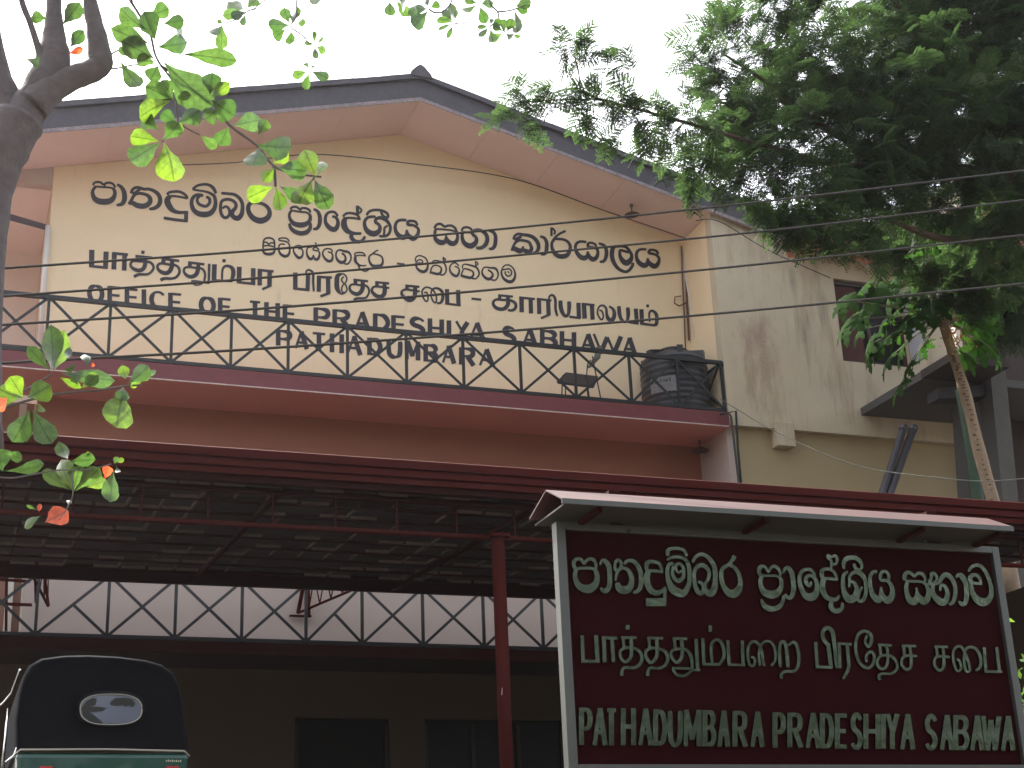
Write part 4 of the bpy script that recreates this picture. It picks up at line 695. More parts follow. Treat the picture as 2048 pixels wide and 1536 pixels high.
MB().hexa([(ca, yF, zF), (cb, yF, zF), (cb, yT, zT), (ca, yT, zT), (ca, yF, zF+.008), (cb, yF, zF+.008), (cb, yT, zT+.008), (ca, yT, zT+.008)]).build('canopy_front', cm, S)
MB().hexa([(ca, yT+.3, zF+.02), (cb, yT+.3, zF+.02), (cb, yT+.001, zT), (ca, yT+.001, zT), (ca, yT+.3, zF+.03), (cb, yT+.3, zF+.03), (cb, yT+.001, zT+.008), (ca, yT+.001, zT+.008)]).build('canopy_back', cm, S)
MB().box(ca, cb, yF-.012, yF-.002, zF-.028, zF+.004).build('canopy_lip', alu, S)
MB().box(ca+.03, cb-.03, yF+.001, YB+.2, zF-.022, zF-.012).build('canopy_soffit', mat('grey_underboard', (.028,.026,.022), .8, var=.25), S)
for x in (3.62, 4.75, 5.9, 6.5): bar((x, YB-.02, zz(2.50)), (x+.02, yF+.03, zF-.04), .03).build('bracket', maroon, S)
for o, s in BOARDG: make_glyph(parse(s, *o), YB, .018, 'metal_letter', m_gold, panel)
for c, a, b_, c_, d in BOARDC: make_glyph(capital(c, a, b_, c_, d, .012, 10.2, 8.6), YB, .018, 'metal_letter', m_gold, panel, 1.0)

# ------------------------------------------------------------------ parked three-wheeler
YT = 12.0
TK = thing('three_wheeler', (P(205, 1500, YT).x, 13.2, G), 'green three-wheeled taxi with black hood and oval rear window, parked under the carport', 'three-wheeler')
hoodm = mat('black_vinyl', (.003, .003, .005), .85, var=.3, scale=8, bump=.15, bscale=18, spec=.12); greenm = mat('green_car_paint', (.005, .055, .038), .22, var=.1, coat=.6)
pipm = mat('cream_piping', (.32, .30, .24), .5); chrome = mat('chrome', (.6,.6,.6), .15, metal=1)
ol = [(30, 1502), (30, 1440), (37, 1385), (46, 1350), (60, 1325), (84, 1310), (130, 1304), (180, 1303), (240, 1306), (295, 1313), (328, 1323), (350, 1340), (362, 1366), (368, 1400), (372, 1440), (377, 1480), (380, 1504)]
oc = np.array([(P(x, y, YT).x, P(x, y, YT).z) for x, y in ol]); cc = np.array([oc[:, 0].mean(), oc[:, 1].min()])
mb = MB(); secs = [(YT+.03, .93, .90), (YT, .96, .95), (YT+.02, .985, .975), (YT+.07, 1, .995), (YT+.3, 1.0, 1.0), (YT+1.4, 1.0, 1.0), (YT+1.6, .97, .96)]
N = len(ol)
for y, sx, sz in secs:
    for p in oc: mb.v.append((cc[0]+(p[0]-cc[0])*sx, y - (.10*(1-(p[1]-cc[1])/ (oc[:,1].max()-cc[1])) if y < YT+.5 else 0) + .06, cc[1]+(p[1]-cc[1])*sz))
for s_ in range(len(secs)-1):
    for k in range(N-1): a = s_*N+k; mb.f.append((a+N, a+N+1, a+1, a))
mb.f.append(tuple(range(N))); 
mb.build('hood', hoodm, TK, smooth=True)
def body_at(px_, py_): return P(px_, py_, YT-.04)
zb = P(205, 1502, YT-.04).z; xl, xr = oc[:, 0].min()+.01, oc[:, 0].max()+.0
bd = MB().hexa([(xl+.03, YT-.03, G+.35), (xr-.03, YT-.03, G+.35), (xr, 13.6, G+.30), (xl, 13.6, G+.30), (xl+.01, YT-.045, zb-.01), (xr-.01, YT-.045, zb-.01), (xr, 13.3, zb-.1), (xl, 13.3, zb-.1)])
bd.build('body', greenm, TK, bevel=.04)
MB().hexa([(xl+.15, 13.6, G+.3), (xr-.15, 13.6, G+.3), (xr-.42, 14.5, G+.35), (xl+.42, 14.5, G+.35), (xl+.12, 13.6, G+.95), (xr-.12, 13.6, G+.95), (xr-.42, 14.35, G+.9), (xl+.42, 14.35, G+.9)]).build('front_cowl', greenm, TK, bevel=.05)
MB().tube([(xl+.0, YT-.0, zb-.03), (xl+.04, YT-.052, zb+.005), (cc[0], YT-.058, zb+.01), (xr-.05, YT-.052, zb+.0), (xr-.005, YT-.0, zb-.03)], .008, 6).build('piping', pipm, TK, smooth=True)
def oval(cx, cy, a, b, n=32, Y=YT-.0):
    out = []
    for k in range(n):
        t = 2*math.pi*k/n; c, s = math.cos(t), math.sin(t); q = P(cx + a*math.copysign(abs(c)**.72, c), cy + b*math.copysign(abs(s)**.8, s), Y); out.append(q)
    return out
ov = oval(222, 1419, 61, 29, Y=YT-.045)
mb = MB(); mb.v = [tuple(q) for q in ov]; mb.f = [tuple(range(len(ov)))]
pane = mb.build('rear_window', mat('rear_window_plastic', (.10, .11, .16), .10, spec=.8), TK)
for sc_ in (1.0, 1.1):
    oo = oval(222, 1419, 62*sc_, 30*sc_+1, Y=YT-.048); MB().tube(oo+[oo[0]], .006 if sc_ == 1 else .004, 6).build('piping', pipm if sc_ == 1 else hoodm, pane, smooth=True)
MB().tube(oval(222, 1419, 65, 33, Y=YT-.04)+[oval(222, 1419, 65, 33, Y=YT-.04)[0]], .016, 6).build('window_seal', hoodm, pane, smooth=True)
redl = mat('red_lamp_lens', (.35, .01, .01), .2)
for x in (92, 345): q = P(x, 1536, YT-.05); MB().box(q.x-.05, q.x+.05, YT-.075, YT-.046, q.z-.06, q.z+.012).build('tail_light', redl, TK, bevel=.01)
mb = MB()
for k, x in enumerate(range(332, 362, 4)):
    q = P(x, 1521.5+.3*k*.4, YT-.05); mb.box(q.x, q.x+.008, YT-.053, YT-.047, q.z-.006, q.z+.004+.004*(k%2))
mb.build('badge', mat('pale_lettering', (.5,.48,.35), .5), TK)
for x, y in ((xl+.12, 12.6), (xr-.12, 12.6), ((xl+xr)/2, 14.25)):
    w_ = MB(); ring = [(x-.055, .2), (x-.06, .24), (x-.02, .26), (x+.02, .26), (x+.06, .24), (x+.055, .2), (x+.05, .12), (x-.05, .12)]
    w_.v = [(a, y+r*math.cos(t*math.pi/12), G+.26+r*math.sin(t*math.pi/12)) for t in range(24) for a, r in ring]; n8 = 8
    w_.f = [(t*n8+k, t*n8+(k+1)%n8, ((t+1)%24)*n8+(k+1)%n8, ((t+1)%24)*n8+k) for t in range(24) for k in range(8)]
    wh = w_.build('wheel', mat('tyre_rubber', (.02,.02,.02), .8), TK)
    MB().tube([(x-.045, y, G+.26), (x+.045, y, G+.26)], .13, 16).build('rim', chrome, wh)
for pts in ([P(40, 1340, 12.4), P(24, 1385, 12.7), P(8, 1405, 12.9), P(-12, 1420, 13.1)], [P(15, 1418, 12.6), P(12, 1470, 12.5), P(4, 1536, 12.4)], [P(38, 1485, 12.0), P(28, 1512, 12.0), P(12, 1525, 12.0)]):
    MB().tube(pts, .011, 6).build('side_rail', chrome, TK, smooth=True)

for pl in ([(650,1060),(690,1000),(750,972),(775,985),(765,1030),(725,1048),(790,1045),(855,1055),(820,1080),(740,1090),(715,1088),(760,1120),(825,1170),(790,1183),(720,1165),(665,1120)], [(880,1010),(920,978),(1000,972),(1060,985),(1085,1020),(1060,1050),(1030,1035),(1000,1045),(980,1030),(940,1040),(890,1035)]):  # dark shapes that paint a leaf reflection onto the pane
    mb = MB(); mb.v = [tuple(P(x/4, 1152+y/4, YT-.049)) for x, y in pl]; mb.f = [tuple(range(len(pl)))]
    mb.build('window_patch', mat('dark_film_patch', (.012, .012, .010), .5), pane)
# ------------------------------------------------------------------ loose pipes leaning behind the carport
YP = 19.6
for k, (a, b) in enumerate((((1808, 853), (1760, 1000)), ((1828, 854), (1775, 1000)))):
    p, q = P(*a, YP), P(*b, YP-.25); q2 = p + (q-p)*3.2; 
    lab = ('longer of two grey plastic pipes leaning behind the carport, right one', 'grey plastic pipe leaning behind the carport, left of the pair')[1-k]
    t_ = thing('grey_pipe', q2, lab, 'pipe', 'two grey pipes leaning together')
    MB().tube([p, q2], .060, 14).build('pipe_wall', pvc, t_, smooth=True); d = (p-q2).normalized()
    MB().tube([p-d*.10, p+d*.002], .067, 14).build('socket_end', pvc, t_, smooth=True)
    MB().tube([p+d*.003, p+d*.006], .052, 14).build('bore', dark, t_)

# ------------------------------------------------------------------ overhead wires
def wire(pts, Y, r, label, extra=True, m=wirem, ext=3.0):
    q = [P(x, y, yy) for (x, y), yy in zip(pts, Y if isinstance(Y, (list, tuple)) else [Y]*len(pts))]
    if extra: q = [q[0] + (q[0]-q[1])*ext] + q + [q[-1] + (q[-1]-q[-2])*ext]
    d = []
    for i in range(len(q)-1):
        for k in range(6):
            t = k/6; a, b, c, e = q[max(i-1, 0)], q[i], q[i+1], q[min(i+2, len(q)-1)]
            d.append(.5*((2*b)+(c-a)*t+(2*a-5*b+4*c-e)*t*t+(3*b-a-3*c+e)*t**3))
    d.append(q[-1]); o = MB().tube(d, r, 6).build('overhead_wire', m, None, org=q[len(q)//2], smooth=True)
    return tag(o, label, 'wire', 'wires strung across the front of the office')
wire([(0, 537), (512, 501), (1024, 456), (1536, 402), (2048, 341)], 9.5, .0088, 'topmost of the five parallel wires, crossing the upper line of wall lettering')
wire([(0, 593), (512, 556.5), (1024, 511.5), (1536, 461.5), (2048, 400)], 9.5, .0088, 'second parallel wire from the top, running through the gable corner')
wire([(0, 650), (512, 618), (1024, 576), (1536, 526.5), (2048, 470)], 9.5, .0094, 'third parallel wire from the top, passing just below the Tamil lettering at left')
wire([(0, 726.5), (512, 698), (1024, 661.5), (1536, 618), (2048, 567)], 9.5, .0098, 'lowest of the parallel wires, crossing the railing and the papaya top')
wire([(330, 331), (470, 325), (582, 311), (662, 310), (812, 326), (1024, 357), (1200, 418), (1375, 478)], [21.8]*8, .009, 'thin cable sagging along the gable wall under the soffit', extra=False)
wire([(1392, 441), (1439, 443), (1536, 500), (1661, 556)], [20.85]*4, .008, 'thin cable running down the stained block to the window', extra=False)
wire([(1440, 798), (1480, 822), (1531, 853), (1608, 890), (1680, 920), (1753, 940), (1873, 955), (1961, 962), (2048, 957), (2200, 940)], [20.9, 20.85, 20.5, 19, 18.5, 18, 17, 16.5, 16, 15], .007, 'thin line drooping from the balcony corner past the leaning pipes', extra=False, m=mat('pale_line', (.22,.21,.17), .6))

# ------------------------------------------------------------------ neighbours on the right
NB = thing('neighbour_house', (17.5, 19.8, G), 'half-hidden grey concrete house frame at the right edge behind the papaya', 'building')
def slab(pts, Y, t, name, m, lab=None):
    q = [P(x, y, Y) for x, y in pts]; q = q + [Vector((a.x, a.y+t, a.z)) for a in q]
    return MB().hexa(q).build(name, m, NB)
grey2 = mat('dark_grey_render', (.085, .08, .078), .85, var=.25, scale=3)
slab([(1978, 720), (2008, 712), (2072, 1350), (2040, 1350)], 19.0, .35, 'column', concrete)
slab([(1925, 800), (1968, 790), (2012, 1300), (1960, 1300)], 19.6, .3, 'wall_panel', grey2)
a = P(1843, 757, 19.2)
yb_ = PX(1899, 714, a.x).y
MB().box(a.x, a.x+1.1, yb_, 19.2, a.z, a.z+.13).build('floor_slab', mat('sooty_slab', (.03,.023,.02), .85, var=.3), NB)  # slab in one very dark brown
MB().box(a.x+.02, a.x+6, 19.2, 22, a.z, a.z+.13).build('floor_slab', MATS['dark_grey_render'], NB)
slab([(1877, 797), (1975, 792), (1975, 768), (1877, 775)], 19.15, .3, 'lintel', mat('black_shadow_board', (.03,.028,.03), .8))  # small lintel below the slab, near-black in colour
slab([(1948, 674), (2060, 646), (2060, 630), (1948, 658)], 18.8, .2, 'beam', concrete)
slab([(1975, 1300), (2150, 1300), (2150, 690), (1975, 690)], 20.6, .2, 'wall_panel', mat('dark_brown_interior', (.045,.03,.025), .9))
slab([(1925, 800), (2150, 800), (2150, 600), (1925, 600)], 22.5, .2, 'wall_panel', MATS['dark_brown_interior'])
GP = MB().tube([P(1922, 780, 18.3), P(1940, 890, 18.2), P(1962, 1040, 18.1), P(1985, 1200, 18.0)], .085, 10).build('green_pole', mat('mossy_green_pole', (.018,.045,.022), .7, var=.5, scale=6), None, org=P(1985, 1200, 18.0)); tag(GP, 'dark green mossy pole beside the corner of the cream block', 'pole')
BR = thing('brick_house', (24, 27, G), 'red brick wall glimpsed through the tree at the upper right', 'building')
brickm = mat('red_brick', (.42, .16, .10), .85, var=.3, scale=3)
bq0, bq1 = P(1975, 500, 26), P(2300, 500, 26); z0, z1_ = P(2000, 520, 26).z, P(2000, 335, 26).z
MB().box(bq0.x+.02, bq1.x, 26.03, 30, G, z1_-.02).build('wall', mat('mortar', (.40,.33,.28), .9), BR)
bm = MB().box(0, .235, 0, .03, 0, .075); bme = bpy.data.meshes.new('brick'); bme.from_pydata(bm.v, [], bm.f); bme.materials.append(brickm)
r = 0; z = z0-.6; nb = 0
while z < z1_-.08 and nb < 300:
    x = bq0.x + (0 if r % 2 else .12)
    while x < bq0.x+1.6 and nb < 300:
        o = place('brick', bme, None, BR); o.location = Vector((x, 26.0+random.uniform(-.004, .004), z))-BR.location; x += .247; nb += 1
    z += .087; r += 1

# ------------------------------------------------------------------ Indian almond tree in the foreground (left)
YA = 7.8
def limb(mb, pts, Y, n=12):
    q = []; r = []
    for p in pts:
        x, y, w = p[:3]; yy = p[3] if len(p) > 3 else Y; c = P(x, y, yy); q.append(c); r.append(w/2*(c-EYE).length/FPX)
    d, rr = [], []
    for i in range(len(q)-1):
        for k in range(4):
            t = k/4; a, b, c, e = q[max(i-1,0)], q[i], q[i+1], q[min(i+2,len(q)-1)]
            d.append(.5*((2*b)+(c-a)*t+(2*a-5*b+4*c-e)*t*t+(3*b-a-3*c+e)*t**3)); rr.append((r[i]*(1-t)+r[i+1]*t)*random.uniform(.95, 1.06))
    d.append(q[-1]); rr.append(r[-1]); mb.tube(d, rr, n)
base = P(-40, 700, YA); AT = thing('almond_tree', (base.x, base.y, G), 'broad-leaved tree in the left foreground with a forked grey trunk and glowing green leaves', 'tree')
mb = MB(); b0 = P(-30, 620, YA)
limb(mb, [(-34, 900, 74), (-32, 620, 66), (-22, 470, 66), (-8, 360, 74), (16, 285, 92), (38, 240, 96)], YA, 16)
mb.tube([(b0.x-.02, YA, G-.1), (b0.x-.02, YA, P(-34, 900, YA).z+.03)], [.14, .10], 14)
limb(mb, [(30, 270, 80), (12, 205, 62), (-8, 140, 48), (-25, 40, 42), (-40, -140, 38)], YA+.03)
limb(mb, [(36, 250, 84), (70, 195, 66), (98, 150, 72), (107, 110, 62), (108, 60, 38), (108, 0, 27), (112, -150, 24)], YA)
limb(mb, [(62, 215, 66), (100, 180, 56), (140, 158, 48), (180, 143, 44), (200, 128, 50), (198, 100, 44), (192, 60, 35), (180, 0, 27), (172, -120, 24)], YA-.03)
limb(mb, [(88, 140, 22), (76, 95, 14), (60, 45, 12), (42, -5, 12), (30, -100, 11)], YA-.05, 8)
limb(mb, [(172,-110,22,7.8),(300,-190,17,8.3),(480,-170,13,8.9),(592,-90,9,9.2),(780,-150,9,9.2),(910,-90,8,9.2),(1080,-80,7,9.2)], 9, 8)
limb(mb, [(172,-115,16,7.8),(215,-100,12,7.8),(258,-10,8,7.8),(262,5,6,7.8)], 7.8, 8); limb(mb, [(300,-190,10,8.3),(420,-100,7,9),(560,-40,4,9.2),(548,-12,3,9.2)], 9, 6); limb(mb, [(910,-90,6,9.2),(905,-20,4,9.2)], 9, 6); limb(mb, [(910,-90,6,9.2),(974,-20,4,9.2)], 9, 6)
limb(mb, [(-32,700,20,7.8),(-60,760,14,7.4),(-30,825,7,7.2)], 7.5, 8); limb(mb, [(-40,860,14,7.8),(-70,930,9,7.3),(-20,952,5,7.0)], 7.4, 8)
mb.build('trunk', bark, AT, smooth=True)
def twig(pts, w=5, Y=YA, ws=None):
    mb = MB(); limb(mb, [(x, y, w*(1-.35*i/len(pts)), Y) for i, (x, y) in enumerate(pts)], Y, 6); mb.build('twig', bark, AT, smooth=True)
def s(pts, ox, oy, sc): return [(ox+x/sc, oy+y/sc) for x, y in pts]
Z1 = 2.926
twig(s([(760,0),(830,110),(880,200),(905,310),(940,380),(1010,480),(1030,610),(1045,720)], 0, 0, Z1), 6)
twig(s([(700,290),(640,330),(655,400),(780,380),(900,375)], 0, 0, Z1), 4); twig(s([(1045,720),(1110,760),(1170,790)], 0, 0, Z1), 3.5)
twig(s([(1045,720),(990,760),(950,830)], 0, 0, Z1), 4); twig(s([(940,385),(1080,470),(1210,570),(1340,730),(1500,850),(1600,970),(1720,1015),(1880,1035)], 0, 0, Z1), 6)
twig(s([(1600,970),(1608,1030),(1612,1090)], 0, 0, Z1), 8); twig(s([(1840,1040),(1790,1090),(1745,1140)], 0, 0, Z1), 4)
twig(s([(2048,70),(1980,90),(1900,150),(1820,180),(1780,190)], 0, 0, 4), 3.5, 9.2); twig([(548, -15), (520, 8), (505, 20)], 3, 9.2)
twig(s([(320,-60),(322,130),(280,210),(380,290),(420,340),(470,355)], 512, 0, 4), 3.5, 9.2); twig(s([(405,440),(410,500),(425,560)], 512, 0, 4), 3, 9.2)
twig(s([(1380,70),(1430,100),(1500,90),(1560,20),(1575,-60)], 512, 0, 4), 4, 9.2); twig(s([(1590,185),(1660,190),(1750,120)], 512, 0, 4), 3, 9.2)
twig(s([(1850,-60),(1880,40),(1930,90),(1935,150),(1870,215)], 512, 0, 4), 4, 9.2); twig(s([(1930,95),(2048,80),(2200,20)], 512, 0, 4), 3.5, 9.2); twig(s([(1935,150),(1990,260)], 512, 0, 4), 3.5, 9.2)
twig([(-30, 825), (0, 818), (42, 805), (100, 790), (160, 783), (200, 780), (245, 773), (283, 770)], 6, 7.2); twig([(-20, 812), (38, 786), (72, 768), (104, 748)], 5.5, 7.2)
twig([(-20, 952), (20, 956), (60, 950), (120, 940), (175, 940), (222, 928)], 4, 7.0); twig([(145, 943), (146, 985), (138, 1010), (118, 1040)], 3, 7.0)

def leafobj(bx_, by_, tx, ty, w, kind='g', Y=YA, n=10, fold=None):
    """an obovate leaf from stalk (bx,by) to tip (tx,ty), width w in photo pixels at depth Y"""
    r = random.Random(int(bx_*7+by_*13+tx)); dy = r.uniform(-.10, .10); dt = r.uniform(-.6, .6)
    a, b = P(bx_, by_, Y+r.uniform(-.05, .05)), P(tx, ty, Y+dy); L = (b-a).length; ax = (b-a).normalized()
    view = ((a+b)/2-EYE).normalized(); sd = ax.cross(view).normalized(); nm = sd.cross(ax).normalized()
    sd = (sd*math.cos(dt) + nm*math.sin(dt)).normalized(); nm = sd.cross(ax).normalized()
    W = w*1.22/2*(a-EYE).length/FPX/max(.75, math.cos(dt)); prof = [0, .10, .24, .45, .68, .86, .97, 1.0, .93, .66, 0]
    fo = r.uniform(.10, .32) if fold is None else fold; bend = r.uniform(-.12, .12); mb = MB(); mb.uv = []
    for k, p in enumerate(prof):
        t = k/(len(prof)-1); c = a + ax*L*t + nm*(bend*L*math.sin(t*math.pi)); 
        for u in (-1, -.5, 0, .5, 1):
            wob = 1 + .05*math.sin(k*2.3+u*4+bx_) ; lift = abs(u)**1.3*fo*W*p - .03*W*math.sin(k*1.9)*abs(u)
            mb.v.append(tuple(c + sd*(W*p*u*wob) + nm*lift)); mb.uv.append((u*max(p, .15), t))
    for k in range(len(prof)-1):
        for j in range(4): i = k*5+j; mb.f.append((i, i+1, i+6, i+5))
    m_ = {'g': almond, 'y': almondy, 'r': almondr}[kind]
    return mb.build('leaf', m_, AT, org=a, smooth=True)
L0 = [ # 4x crop of the top left
 (1200,350,885,225,125),(1240,470,970,330,150),(1250,330,1150,90,140),(1180,240,960,60,110),(1200,130,1355,70,110),(1300,190,1475,160,92),(1240,380,1500,340,125),
 (1440,430,1900,490,115),(1250,500,1090,480,90),(1270,520,1200,645,110),(955,480,1125,690,105),(950,370,1020,450,60),(1300,490,1700,850,235),(1680,760,1700,580,125),(1690,780,1840,660,85,'y'),
 (1690,800,1880,930,160),(1380,790,1160,690,130),(1375,800,1115,940,130,'y'),(1390,800,1290,640,95),(1400,790,1530,760,60),(1420,980,1600,880,115),(1420,990,1290,900,85),
 (1275,1040,1130,940,110),(1275,1130,1042,1090,110,'y'),(1285,1140,1040,1290,145),(1310,1140,1390,1455,175,'y'),(1310,1120,1430,980,115),(1430,1090,1450,980,60,'y'),(1600,1080,1735,1185,70),
 (1830,1010,1755,1165,115),(1730,880,1640,960,115),(500,200,640,20,110),(380,150,250,140,80),(560,380,670,240,85),(540,430,668,390,48,'r'),(330,440,240,500,85),(1420,300,1460,230,50)]
for q in L0: leafobj(q[0]/4, q[1]/4, q[2]/4, q[3]/4, q[4]/4, *(q[5:]), Y=YA-.15)
L1 = [(1365,735,1530,700,95),(1510,790,1560,700,62),(1500,850,1705,860,115),(1520,860,1480,970,105),(1600,960,1690,880,90,'y'),(1610,980,1535,1060,62,'y'),(1620,980,1800,1000,95),(1850,1040,1780,875,95,'y'),
 (1860,1030,1897,945,52,'y'),(1840,1050,1925,1225,95),(1825,1050,1745,1190,105,'y'),(1612,1090,1640,1232,72,'y'),(1605,1090,1445,1160,85,'y'),(1635,1090,1750,1160,62),(1750,1110,1760,1195,80)]
for q in L1: leafobj(q[0]/Z1, q[1]/Z1, q[2]/Z1, q[3]/Z1, q[4]/Z1, *(q[5:]), Y=YA-.1)
L2 = [(275,205,95,195,80),(265,190,225,60,72),(240,235,145,310,85),(280,240,270,358,62),(285,190,325,80,62),(330,190,402,180,48),(320,120,345,60,40),(465,350,468,248,32),(480,350,542,300,22),(480,370,560,415,55),(470,375,480,472,42),(465,358,385,340,28),
 (415,570,290,612,60),(440,570,584,630,66),(425,580,395,718,58),(420,545,382,508,25),(435,555,466,525,16),(1070,10,1072,128,72),(1120,0,1225,135,70),(1380,85,1258,215,100),(1375,70,1245,62,65),(1390,65,1470,30,52),(1385,60,1350,-30,55),(1140,-10,1195,45,95),
 (1585,175,1445,155,50),(1570,160,1555,20,60),(1575,170,1490,80,55),(1575,185,1455,238,25),(1580,195,1530,308,32),(1590,165,1602,75,28),(1775,30,1650,82,42),(1775,25,1665,-10,45),(1790,45,1840,190,70),(1800,30,1900,20,60),
 (1865,215,1768,212,32),(1865,220,1783,295,38),(1872,228,1895,335,66),(1875,205,1888,145,32),(1885,205,1965,160,52),(1980,262,1880,335,52),(1995,265,2060,300,55),(1990,250,1985,150,62),(2005,255,2055,150,66),(1980,250,1895,195,52),(1270,40,1240,140,60),(400,-20,515,10,60)]
for q in L2: leafobj(512+q[0]/4, q[1]/4, 512+q[2]/4, q[3]/4, q[4]/4, *(q[5:]), Y=9.2)
L3 = [(2070,55,2200,5,80),(2070,65,2175,98,48),(2070,75,2090,265,66),(2050,270,2115,300,28),(1960,80,1820,15,82),(1955,90,1778,125,72),(1965,95,1850,140,62),(1968,105,1935,205,42),(1975,70,2060,-10,66),(1780,195,1768,400,82),(1782,200,1690,275,55),(1785,190,1735,162,32)]
for i, q in enumerate(L3):
    ox = 512 if i < 4 else 0; ox = 512 if i < 4 else 0
    leafobj(ox+q[0]/4, q[1]/4, ox+q[2]/4, q[3]/4, q[4]/4, Y=9.2)
L4 = [(410,1440,405,1060,135,'y'),(430,1440,520,1105,155,'y'),(400,1430,220,1235,85),(540,1330,560,1240,50),(700,1400,680,1300,62),(730,1405,745,1370,22,'r'),(1005,1500,978,1385,75,'y'),(1020,1530,1190,1390,115),(1180,1470,1250,1425,36),
 (480,1450,920,1510,115),(620,1545,600,1470,62),(650,1570,790,1460,85,'y'),(470,1480,650,1570,52,'y'),(500,1425,600,1395,50),(1040,1560,1130,1520,60,'y')]
for q in L4: leafobj(q[0]/4, 384+q[1]/4, q[2]/4, 384+q[3]/4, q[4]/4, *(q[5:]), Y=7.15)
L5 = [(185,110,-20,30,175,'y'),(185,110,80,-60,120,'y'),(215,110,405,5,150,'y'),(240,200,100,465,150),(260,200,412,478,145),(985,30,930,350,195,'y'),(985,25,970,135,92),(310,150,345,225,45,'y'),(60,110,-20,190,90,'r'),(20,700,-10,520,160),(45,695,355,640,85),
 (585,860,490,605,122,'y'),(590,860,645,655,112),(600,860,800,675,112),(565,850,335,690,85),(690,830,855,770,75,'y'),(905,680,880,945,110),(545,600,470,460,82),(550,625,765,605,90),(838,760,868,655,72,'r'),(925,625,995,600,34,'y'),(915,640,935,580,36),(930,650,950,705,34),
 (355,1110,545,1010,135,'r'),(335,1050,195,1150,55),(310,1030,320,955,30,'r'),(300,1010,210,970,20),(540,970,560,930,36,'y'),(680,570,720,548,22,'y'),(30,560,180,600,70)]
for q in L5: leafobj(q[0]/4, 768+q[1]/4, q[2]/4, 768+q[3]/4, q[4]/4, *(q[5:]), Y=7.05)

# ------------------------------------------------------------------ feathery-leaved tree (upper right)
def frond_template(np_=4, nl=6):
    V = []; F = []
    for i in range(np_):
        t = (i+.6)/np_; bx_ = t; 
        for sgn in (-1, 1):
            ang = math.radians(62 - 22*t); L = .42*(1-.35*abs(t-.35)); dx, dy = math.cos(ang), sgn*math.sin(ang)
            for k in range(nl):
                u = (k+.7)/nl; px_, py_ = bx_*.85+dx*L*u, dy*L*u; pz = -.10*u*u - .18*t*t
                for s2 in (-1, 1):
                    ex, ey = (dx*.35 - s2*dy*.94), (dy*.35 + s2*dx*.94); wx, wy = -ey, ex; l = .135*(1-.3*u); w = .036
                    i0 = len(V)
                    V += [(px_, py_, pz), (px_+ex*l*.5+wx*w, py_+ey*l*.5+wy*w, pz-.004), (px_+ex*l, py_+ey*l, pz-.02), (px_+ex*l*.5-wx*w, py_+ey*l*.5-wy*w, pz-.004)]; F.append((i0, i0+1, i0+2, i0+3))
            i0 = len(V); V += [(bx_*.85, 0, -.18*t*t), (bx_*.85+dx*L, dy*L, -.10-.18*t*t), (bx_*.85+dx*L+.006, dy*L+.006, -.10-.18*t*t), (bx_*.85+.01, 0, -.18*t*t)]; F.append((i0, i0+1, i0+2, i0+3))
    i0 = len(V); V += [(0, -.006, 0), (.5, -.006, -.045), (.5, .006, -.045), (0, .006, 0)]; F.append((i0, i0+1, i0+2, i0+3)); i0 = len(V)
    V += [(.5, -.006, -.045), (.95, -.004, -.17), (.95, .004, -.17), (.5, .006, -.045)]; F.append((i0, i0+1, i0+2, i0+3))
    return np.array(V), np.array(F)
def frames(d, roll):                            # rows: forward, side, up
    f = d/np.linalg.norm(d, axis=1, keepdims=True); z = np.tile([0., 0, 1], (len(d), 1)); s_ = np.cross(z, f); s_ /= (np.linalg.norm(s_, axis=1, keepdims=True)+1e-6); u = np.cross(f, s_)
    c, sn = np.cos(roll)[:, None], np.sin(roll)[:, None]; return f, s_*c+u*sn, u*c-s_*sn
def scatter(name, parent, tmpl, pos, dirs, size, m, roll, kind='stuff'):
    V, F = tmpl; f, s_, u = frames(dirs, roll); n = len(pos)
    W = pos[:, None, :] + size[:, None, None]*(V[None, :, 0:1]*f[:, None] + V[None, :, 1:2]*s_[:, None] + V[None, :, 2:3]*u[:, None])
    me = bpy.data.meshes.new(name); nv = len(V); nf = len(F); base = np.array(ROOT(parent)) if parent else np.zeros(3)
    me.vertices.add(n*nv); me.vertices.foreach_set('co', (W.reshape(-1, 3)-base).ravel().astype(np.float32))
    idx = (F[None] + (np.arange(n)*nv)[:, None, None]).reshape(-1); k = F.shape[1]
    me.loops.add(n*nf*k); me.loops.foreach_set('vertex_index', idx.astype(np.int32)); me.polygons.add(n*nf)
    me.polygons.foreach_set('loop_start', np.arange(0, n*nf*k, k, dtype=np.int32)); me.polygons.foreach_set('loop_total', np.full(n*nf, k, dtype=np.int32))
    me.update(calc_edges=True); me.validate()
    o = place(name, me, m, parent); 
    if kind: o['kind'] = kind
    return o
FT = thing('feathery_tree', (P(2200, 900, 15).x, 15, G), 'tall tree with dense dark feathery leaves filling the upper right', 'tree')
